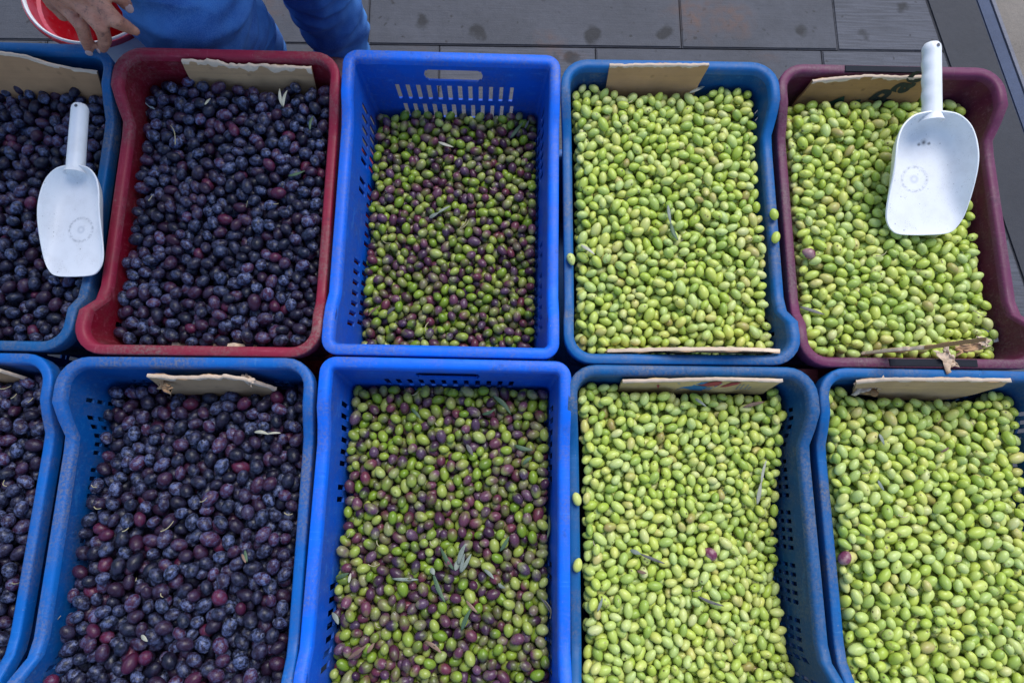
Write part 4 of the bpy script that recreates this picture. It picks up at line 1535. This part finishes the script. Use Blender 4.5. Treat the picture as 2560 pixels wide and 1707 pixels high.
for k in range(4):      # left hand hanging, fingers a little curled
    b0 = w2 + Vector((-0.028 + 0.019 * k, -0.012, -0.085)); ln = (0.034, 0.040, 0.038, 0.030)[k]
    b1 = b0 + Vector((0, -0.010, -ln)); b2 = b1 + Vector((0, -0.016, -ln * 0.62)); b3 = b2 + Vector((0, -0.016, -ln * 0.35))
    parts += [capsule(w2, b0, 0.022, 0.0125, 14), capsule(b0, b1, 0.0115, 0.0100, 12), capsule(b1, b2, 0.0098, 0.0090, 12), capsule(b2, b3, 0.0088, 0.0075, 12)]
t0 = w2 + Vector((-0.030, -0.016, -0.03))
parts += [capsule(w2, t0, 0.022, 0.0150, 14), capsule(t0, t0 + Vector((-0.026, -0.024, -0.034)), 0.0140, 0.0115, 12), capsule(t0 + Vector((-0.026, -0.024, -0.034)), t0 + Vector((-0.030, -0.038, -0.060)), 0.011, 0.0085, 12)]
pv, ch_ = Vector((-0.42, 1.03, 0.97)), Vector((-0.49, 0.95, 1.30))
hd = Vector((-0.50, 0.84, 1.60))
parts += [ellipsoid(pv, (0.165, 0.12, 0.13)), capsule(pv, ch_, 0.12, 0.125), capsule(sh_, sl_, 0.06, 0.06), capsule(sh_.lerp(sl_, 0.2), pv, 0.09, 0.10), capsule(sh_.lerp(sl_, 0.8), pv, 0.09, 0.10),
          capsule(ch_ + Vector((0, 0, 0.05)), hd - Vector((0, 0, 0.06)), 0.058, 0.055), ellipsoid(hd, (0.075, 0.098, 0.115)), ellipsoid(hd + Vector((0, -0.045, -0.065)), (0.055, 0.055, 0.05)),
          capsule(hd + Vector((0, -0.095, 0.01)), hd + Vector((0, -0.112, -0.028)), 0.010, 0.016, 12), capsule(hd + Vector((-0.024, -0.096, -0.062)), hd + Vector((0.024, -0.096, -0.062)), 0.008, 0.008, 10)]
for s in (-1, 1):
    parts.append(ellipsoid(hd + Vector((0.076 * s, 0.005, -0.012)), (0.012, 0.024, 0.034)))
hips = [Vector((-0.520, 1.0, 0.93)), Vector((-0.375, 1.08, 0.93))]
knees = [Vector((-0.556, 0.775, 0.535)), Vector((-0.416, 0.985, 0.50))]
ankles = [Vector((-0.640, 1.00, 0.10)), Vector((-0.428, 1.05, 0.10))]
for h_, k_, a_ in zip(hips, knees, ankles):
    parts += [capsule(h_, k_, 0.085, 0.06), capsule(k_, a_, 0.058, 0.040), capsule(a_, a_ + Vector((0, -0.12, -0.06)), 0.036, 0.03)]
body = blend('body', [([IN @ v for v in V], f) for V, f in parts], 0.0034, pe_, tk.m, 2)
tn = NT('fingernail'); tn.set(Base_Color=(0.60, 0.40, 0.37), Roughness=0.3)
for nm, (zx, zy), wdt in (('ring', (1296, 718), 0.0054), ('middle', (1478, 700), 0.0056), ('thumb', (1835, 45), 0.0060)):
    ch = fing[nm]
    p, q = ch[-2][0], ch[-1][0]
    d = (q - p).normalized()
    up_ = (CAM - q).normalized()
    tgt = Zh(zx, zy, q.z)
    side = (tgt - q); side -= up_ * side.dot(up_)
    up2 = (up_ * ch[-1][1] * 0.9 + side * 1.0).normalized()
    up2 = (up2 - d * up2.dot(d)).normalized()
    R3 = Matrix((d.cross(up2), d, up2)).transposed()
    V, f = ellipsoid(q + up2 * (ch[-1][1] - 0.0006) + d * 0.001, (wdt, 0.0082, 0.0014), R3, 14)
    link('nail', mesh('nail', [IN @ v for v in V], f, True, tn.m), pe_)
# jeans
tj = NT('blue_denim')
vj = tj.coords('Object')
mj = tj.n('ShaderNodeMapping'); mj.inputs['Rotation'].default_value = (0.3, 0.2, 0.8); mj.inputs['Scale'].default_value = (900, 900, 260); tj.l(vj, mj.inputs[0])
tw_ = tj.noise(mj.outputs[0], 1.0, 2.0, 0.6)
bj = tj.noise(vj, 9.0, 4.0, 0.6)
mfd = tj.noise(vj, 40.0, 4.0, 0.6)
cj = tj.mix(tj.ramp(bj, [(0.35, 0.0), (0.65, 1.0)]), (0.008, 0.075, 0.34), (0.055, 0.24, 0.62))
cj = tj.mix(tj.math('MULTIPLY', tj.ramp(tw_, [(0.4, 0.0), (0.62, 1.0)]), 0.42), cj, (0.15, 0.31, 0.60))
cj = tj.mix(tj.math('MULTIPLY', mfd, 0.2), cj, (0.006, 0.045, 0.20))
tj.set(Base_Color=cj, Roughness=0.85)
tj.bump(tj.math('ADD', tj.math('MULTIPLY', tw_, 0.5), mfd), 0.5, 0.0015)
jp = [ellipsoid(pv - Vector((0, 0, 0.02)), (0.18, 0.135, 0.13))]
for i, (h_, k_, a_) in enumerate(zip(hips, knees, ankles)):
    kr = (0.106, 0.084)[i]
    jp += [capsule(h_, k_, (0.114, 0.100)[i], kr), capsule(k_, a_ + Vector((0, 0, 0.02)), kr * 0.95, 0.074), capsule(a_ + Vector((0, 0, 0.06)), a_ - Vector((0, 0, 0.03)), 0.068, 0.072)]


def folds(co):
    p = Vector(co) + Vector((3, 1, 0))
    a = mnoise.noise(Vector((p.x * 7, p.y * 7 + p.z * 9, p.z * 16)))
    b = mnoise.noise(Vector((p.x * 18 + p.z * 10, p.y * 14, p.z * 30 - p.x * 20)))
    rdg = 1 - abs(a) * 2.2
    return 0.010 * rdg + 0.007 * b


jeans = blend('jeans', [([IN @ v for v in V], f) for V, f in jp], 0.006, pe_, tj.m, 4, folds)
# side seams
tsm = NT('seam_thread'); tsm.set(Base_Color=(0.02, 0.08, 0.26), Roughness=0.9)
ts = NT('dark_shirt'); ts.set(Base_Color=ts.mix(ts.noise(ts.coords('Object'), 12.0), (0.03, 0.035, 0.05), (0.05, 0.055, 0.075)), Roughness=0.9)
sp_ = [capsule(pv + Vector((0, 0, 0.02)), ch_, 0.150, 0.150), capsule(sh_, sl_, 0.082, 0.082), capsule(sh_.lerp(sl_, 0.2), pv, 0.11, 0.14), capsule(sh_.lerp(sl_, 0.8), pv, 0.11, 0.14),
       capsule(sh_, el_, 0.075, 0.062), capsule(el_, el_.lerp(W_, 0.35), 0.060, 0.054), capsule(sl_, el2, 0.075, 0.062), capsule(el2, el2.lerp(w2, 0.35), 0.06, 0.052)]
blend('shirt', [([IN @ v for v in V], f) for V, f in sp_], 0.009, pe_, ts.m, 3, lambda c: 0.6 * folds(c))
th = NT('dark_hair'); th.set(Base_Color=th.mix(th.noise(th.coords('Object', (60, 60, 400)), 1.0), (0.012, 0.010, 0.009), (0.04, 0.034, 0.03)), Roughness=0.6)
blend('hair', [([IN @ v for v in V], f) for V, f in (ellipsoid(hd + Vector((0, 0.022, 0.030)), (0.082, 0.095, 0.098)),)], 0.006, pe_, th.m, 1, lambda c: 0.003 * mnoise.noise(Vector(c) * 60))
te = NT('eye_white'); te.set(Base_Color=(0.7, 0.68, 0.65), Roughness=0.2)
tsh = NT('black_shoe'); tsh.set(Base_Color=tsh.mix(tsh.noise(tsh.coords('Object'), 20.0), (0.015, 0.015, 0.017), (0.03, 0.03, 0.03)), Roughness=0.6)
for s in (-1, 1):
    V, f = ellipsoid(hd + Vector((0.030 * s, -0.088, 0.010)), (0.012, 0.010, 0.009))
    link('eye', mesh('eye', [IN @ v for v in V], f, True, te.m), pe_)
for a_ in ankles:
    blend('shoe', [([IN @ v for v in V], f) for V, f in (capsule(a_ + Vector((0, 0.03, -0.055)), a_ + Vector((0, -0.16, -0.062)), 0.043, 0.036), capsule(a_, a_ + Vector((0, -0.03, -0.04)), 0.046, 0.045))], 0.006, pe_, tsh.m)
tag(pe_, 'person in blue jeans standing behind the crates, one hand on a crate corner', 'person')


# ------------------------------------------------------------------ leaves, twigs
def leaf_mat(name, base, pale):
    t = NT(name)
    v = t.coords('Object')
    n_ = t.noise(v, 120.0, 3.0, 0.6)
    c = t.mix(t.ramp(n_, [(0.35, 0.0), (0.7, 1.0)]), base, pale)
    c = t.mix(t.math('MULTIPLY', t.ramp(t.noise(v, 420.0, 2.0), [(0.55, 0.0), (0.7, 1.0)]), 0.3), c, tuple(x * 0.5 for x in base))
    t.set(Base_Color=c, Roughness=0.55)
    t.bump(n_, 0.3, 0.0008)
    return t.m


LM = {'green': leaf_mat('green_olive_leaf', (0.055, 0.105, 0.045), (0.085, 0.145, 0.075)), 'grey': leaf_mat('grey_leaf_underside', (0.19, 0.225, 0.18), (0.28, 0.315, 0.25)),
      'pale': leaf_mat('dry_pale_leaf', (0.44, 0.43, 0.31), (0.55, 0.53, 0.41)), 'brown': leaf_mat('dry_brown_leaf', (0.20, 0.12, 0.075), (0.29, 0.18, 0.12)),
      'dark': leaf_mat('dark_dry_leaf', (0.10, 0.095, 0.085), (0.16, 0.15, 0.135))}
LN = {'green': 'green', 'grey': 'grey green', 'pale': 'pale dry', 'brown': 'brown dry', 'dark': 'dark grey dry'}
IN_ = WHERE


def on_heap(key, x, y, up=0.004):
    p = at(x, y, RIM - 0.04)
    for _ in range(4): p = at(x, y, heap_z(key, p) + up)
    return p


def leaf(key, x0, y0, x1, y1, wpx, tone, note, curl=0.3, twist=0.5, lift=(0.002, 0.006)):
    a, b = on_heap(key, x0, y0, lift[0]), on_heap(key, x1, y1, lift[1])
    L_ = (b - a).length
    d = (b - a).normalized()
    sd_ = d.cross(Z_).normalized()
    wd = wpx / 1620.0 / 2 * 0.68
    n_ = 10
    V, Fc = [], []
    bend = random.uniform(-0.08, 0.08)
    for i in range(n_ + 1):
        t = i / n_
        wv = wd * (math.sin(PI * t ** 0.85) ** 0.8 + 0.04)
        c = a.lerp(b, t) + Z_ * (curl * 0.12 * L_ * math.sin(PI * t)) + sd_ * (bend * L_ * math.sin(PI * t))
        ang = twist * (t - 0.5) + random.uniform(-0.05, 0.05)
        s2 = sd_ * math.cos(ang) + Z_ * math.sin(ang)
        up_ = d.cross(s2) * -1
        V += [c - s2 * wv + up_ * wv * 0.25 - a, c - up_ * 0.0004 - a, c + s2 * wv + up_ * wv * 0.25 - a]
    for i in range(n_):
        for j in (0, 1):
            q = i * 3 + j
            Fc.append((q, q + 1, q + 4, q + 3))
    o = link('olive_leaf', mesh('olive_leaf', V, Fc, True, LM[tone]))
    m = o.modifiers.new('thickness', 'SOLIDIFY'); m.thickness = 0.0005
    o.location = a
    tag(o, '%s olive leaf, %s, %s' % (LN[tone], note, IN_[key].replace('in the ', '')), 'leaf', 'loose olive leaves on the heaps')


for args in (
    ('M1', 706, 266, 699, 222, 11, 'pale', 'left of a pair below the torn cardboard'), ('M1', 708, 268, 718, 226, 11, 'pale', 'right of a pair below the torn cardboard'),
    ('M1', 720, 440, 762, 427, 10, 'green', 'small and slim near the right rim'), ('M1', 775, 325, 783, 290, 9, 'green', 'upright against the right rim'), ('M1', 512, 262, 526, 246, 8, 'pale', 'tiny, left below the cardboard'),
    ('C', 1276, 346, 1307, 306, 15, 'green', 'broad, at the right rear corner'), ('C', 1312, 322, 1322, 301, 9, 'dark', 'stubby, in the right rear corner'),
    ('C', 1095, 355, 1134, 368, 11, 'pale', 'whitish, near the rear slots'), ('C', 1072, 545, 1096, 532, 15, 'grey', 'rounded, in the middle of the heap'),
    ('C', 1094, 533, 1126, 515, 9, 'grey', 'pointed, in the middle of the heap'), ('C', 968, 785, 988, 768, 14, 'dark', 'low by the left wall'), ('C', 920, 790, 948, 765, 8, 'brown', 'slim, by the lower left wall'),
    ('G1', 1670, 512, 1678, 562, 11, 'grey', 'upper half of the long bent one'), ('G1', 1676, 556, 1696, 602, 14, 'green', 'half of a long bent one'),
    ('G1', 1452, 612, 1487, 636, 11, 'pale', 'whitish, near the left wall'), ('G1', 1724, 232, 1764, 214, 11, 'pale', 'pale, beside the tan cardboard'),
    ('M2', 1998, 766, 2062, 786, 12, 'dark', 'long and curled, over the left rim'),
    ('G2', 1893, 1262, 1903, 1205, 14, 'pale', 'long twisted lower one at the right side'), ('G2', 1903, 1210, 1916, 1150, 9, 'pale', 'thin upper one at the right side'),
    ('G2', 1575, 1374, 1602, 1384, 14, 'grey', 'short, beside a dark curled one'), ('G2', 1600, 1384, 1662, 1408, 9, 'dark', 'long, curled, in the left half'), ('G2', 1592, 1426, 1616, 1432, 10, 'brown', 'half buried, in the left half'),
    ('G2', 1494, 1528, 1506, 1494, 9, 'grey', 'tucked by the lower left wall'), ('G2', 1745, 1490, 1810, 1514, 9, 'dark', 'long and thin, low in the middle'), ('G2', 1738, 996, 1766, 1016, 9, 'grey', 'just before the printed cardboard'),
    ('G2', 1858, 1018, 1912, 1004, 12, 'brown', 'flat brown scrap, near the right corner'),
    ('G3', 2198, 1084, 2211, 1112, 11, 'grey', 'pointed, upper left'), ('G3', 2195, 1200, 2211, 1226, 10, 'grey', 'half buried, left'), ('G3', 2352, 1130, 2372, 1118, 7, 'brown', 'tiny, upper middle'),
    ('C2', 1138, 1426, 1148, 1394, 18, 'grey', 'short broad one of the cluster'), ('C2', 1146, 1412, 1164, 1358, 16, 'grey', 'tallest of the cluster'), ('C2', 1150, 1430, 1161, 1384, 10, 'grey', 'middle one of the cluster'),
    ('C2', 1152, 1431, 1178, 1384, 12, 'grey', 'right one of the cluster'), ('C2', 1135, 1424, 1101, 1367, 13, 'green', 'left arm of the cluster'),
    ('C2', 1083, 1432, 1114, 1506, 14, 'green', 'longest, below cluster'), ('C2', 1078, 1418, 1086, 1436, 16, 'grey', 'stub, left of the cluster'),
    ('C2', 1210, 1422, 1235, 1446, 11, 'grey', 'right of the cluster'), ('C2', 1246, 1458, 1263, 1469, 10, 'grey', 'half buried, right of the cluster'), ('C2', 1250, 1378, 1273, 1340, 12, 'green', 'pointing up, right of the cluster'),
    ('C2', 1154, 1576, 1176, 1522, 14, 'green', 'long, low in the middle'), ('C2', 1062, 1602, 1104, 1632, 13, 'brown', 'orange brown, low in the left half'), ('C2', 1165, 1500, 1194, 1531, 10, 'brown', 'narrow, below the cluster'),
    ('C2', 868, 1648, 916, 1612, 13, 'brown', 'pinkish, at the lower left'), ('C2', 918, 1632, 936, 1606, 12, 'brown', 'second brown, at the lower left'), ('C2', 830, 1530, 846, 1560, 16, 'grey', 'against the lower left wall'),
    ('C2', 840, 1446, 872, 1432, 12, 'green', 'slim, by the left wall'), ('C2', 872, 1456, 877, 1432, 9, 'pale', 'small, by the left wall'), ('C2', 1352, 1494, 1378, 1535, 7, 'dark', 'thin, by the lower right wall'),
    ('C2', 1232, 988, 1278, 1036, 16, 'green', 'large, at the upper right'), ('C2', 1205, 1036, 1238, 1022, 11, 'green', 'under the large one at the upper right'), ('C2', 1166, 1110, 1182, 1138, 15, 'dark', 'rounded, upper middle'),
    ('C2', 1285, 1112, 1332, 1124, 15, 'green', 'curved, near the right wall'), ('C2', 1308, 1160, 1330, 1142, 12, 'green', 'short, near the right wall'), ('C2', 980, 1446, 1046, 1448, 10, 'grey', 'long, lying flat, left of the cluster'),
    ('C2', 1368, 1345, 1372, 1288, 8, 'green', 'upright against the right wall'), ('C2', 1028, 1020, 1052, 1046, 11, 'green', 'upper left of the heap'),
    ('D2', 635, 1080, 672, 1085, 11, 'pale', 'pale, in the upper right'), ('D2', 670, 1084, 702, 1082, 6, 'pale', 'thin tip, in the upper right'), ('D2', 604, 1384, 614, 1406, 9, 'brown', 'slim, right of the middle'),
    ('D2', 612, 1374, 618, 1404, 9, 'green', 'small, right of the middle'), ('D2', 352, 1588, 368, 1602, 13, 'pale', 'half buried, low in the left half'),
):
    leaf(*args)

tt = NT('straw_stalk'); tt.set(Base_Color=tt.mix(tt.noise(tt.coords('Position'), 300.0), (0.34, 0.29, 0.14), (0.50, 0.44, 0.26)), Roughness=0.7)


def stalk(key, x0, y0, x1, y1, note, r=0.00065, bow=0.15):
    a, b = on_heap(key, x0, y0, 0.002), on_heap(key, x1, y1, 0.005)
    sd_ = (b - a).cross(Z_).normalized()
    L_ = (b - a).length
    V, Fc = [], []
    n_, ns = 8, 6
    for i in range(n_ + 1):
        t = i / n_
        c = a.lerp(b, t) + sd_ * bow * L_ * math.sin(PI * t) + Z_ * (0.15 * L_ * math.sin(PI * t))
        rr = r * (1.35 - 0.6 * t)
        for s in range(ns):
            an = 2 * PI * s / ns
            V.append(c + sd_ * rr * math.cos(an) + Z_ * rr * math.sin(an) - a)
    for i in range(n_):
        for s in range(ns):
            Fc.append((i * ns + s, i * ns + (s + 1) % ns, (i + 1) * ns + (s + 1) % ns, (i + 1) * ns + s))
    Fc += [tuple(range(ns)), tuple(range(n_ * ns, (n_ + 1) * ns))]
    o = link('olive_stalk', mesh('olive_stalk', V, Fc, True, tt.m))
    o.location = a
    tag(o, 'thin straw coloured stalk %s %s' % (note, IN_[key]), 'stalk', 'loose olive stalks on the heaps')


for args in (('M1', 438, 362, 426, 314, 'long, in the upper left'), ('M1', 299, 527, 308, 545, 'short, at the left wall'), ('M1', 371, 502, 381, 488, 'short, left of the middle'), ('M1', 615, 518, 619, 502, 'short, in the middle'),
             ('M1', 684, 510, 696, 509, 'short, right of the middle'), ('D2', 402, 1328, 434, 1302, 'forked, in the upper middle'), ('D2', 306, 1328, 322, 1318, 'hooked, in the left half'), ('D2', 235, 1266, 253, 1270, 'at the slotted left wall'),
             ('D2', 229, 1212, 243, 1217, 'at the upper left wall'), ('D2', 500, 1254, 517, 1244, 'in the middle'), ('D2', 711, 1281, 732, 1284, 'near the right rim'), ('D2', 402, 1482, 408, 1492, 'short, in the middle'),
             ('D2', 339, 1452, 341, 1443, 'tiny, left of the middle'), ('D2', 140, 1536, 152, 1538, 'at the lower left wall'), ('L2', 0, 972, 28, 964, 'long, at the rear'), ('L2', 28, 996, 42, 984, 'short, at the rear'), ('L2', 70, 1006, 83, 994, 'short, by the right rim'),
             ('L2', 104, 1154, 122, 1158, 'by the middle of the right rim'), ('L2', 30, 1456, 53, 1454, 'low by the right rim'), ('L2', 11, 1200, 17, 1215, 'short, in the middle'),
             ('C2', 1075, 1352, 1084, 1364, 'pale, above the leaf cluster'), ('C2', 920, 1410, 950, 1408, 'flat, in the left half'), ('C2', 942, 1350, 950, 1366, 'in the left half'), ('C2', 868, 1343, 875, 1330, 'by the left wall'), ('C2', 938, 1555, 950, 1568, 'low in the left half'),
             ('C2', 1030, 988, 1046, 976, 'by the rear slots'), ('C2', 1088, 1056, 1098, 1064, 'upper middle'), ('C2', 1375, 1545, 1362, 1500, 'by the lower right wall'),
             ('C', 1150, 570, 1166, 548, 'forked, in the middle'), ('C', 1152, 572, 1172, 552, 'second fork, in the middle'), ('C', 958, 603, 978, 608, 'in the left half'), ('C', 1225, 470, 1241, 477, 'right of the middle'), ('C', 1072, 805, 1066, 832, 'low in the heap'),
             ('G1', 1570, 258, 1582, 250, 'dark, near the rear'), ('G1', 1702, 602, 1708, 598, 'by the bent leaf'), ('G1', 1435, 240, 1438, 250, 'in the rear left corner'),
             ('G2', 1483, 1352, 1492, 1366, 'grey, in the left half'), ('G2', 1730, 1476, 1757, 1464, 'dark, low in the middle'), ('G2', 1826, 1592, 1840, 1612, 'low in the right half'), ('G3', 2156, 1182, 2180, 1172, 'pinkish, upper left'),
             ('G3', 2244, 1286, 2270, 1290, 'bent, upper middle'), ('G3', 2388, 1400, 2404, 1398, 'short, in the middle'), ('G3', 2270, 1462, 2284, 1474, 'short, left of the middle'), ('M2', 2190, 640, 2216, 628, 'slim, in the middle'), ('M2', 2432, 775, 2466, 790, 'long, near the right wall')):
    stalk(*args)
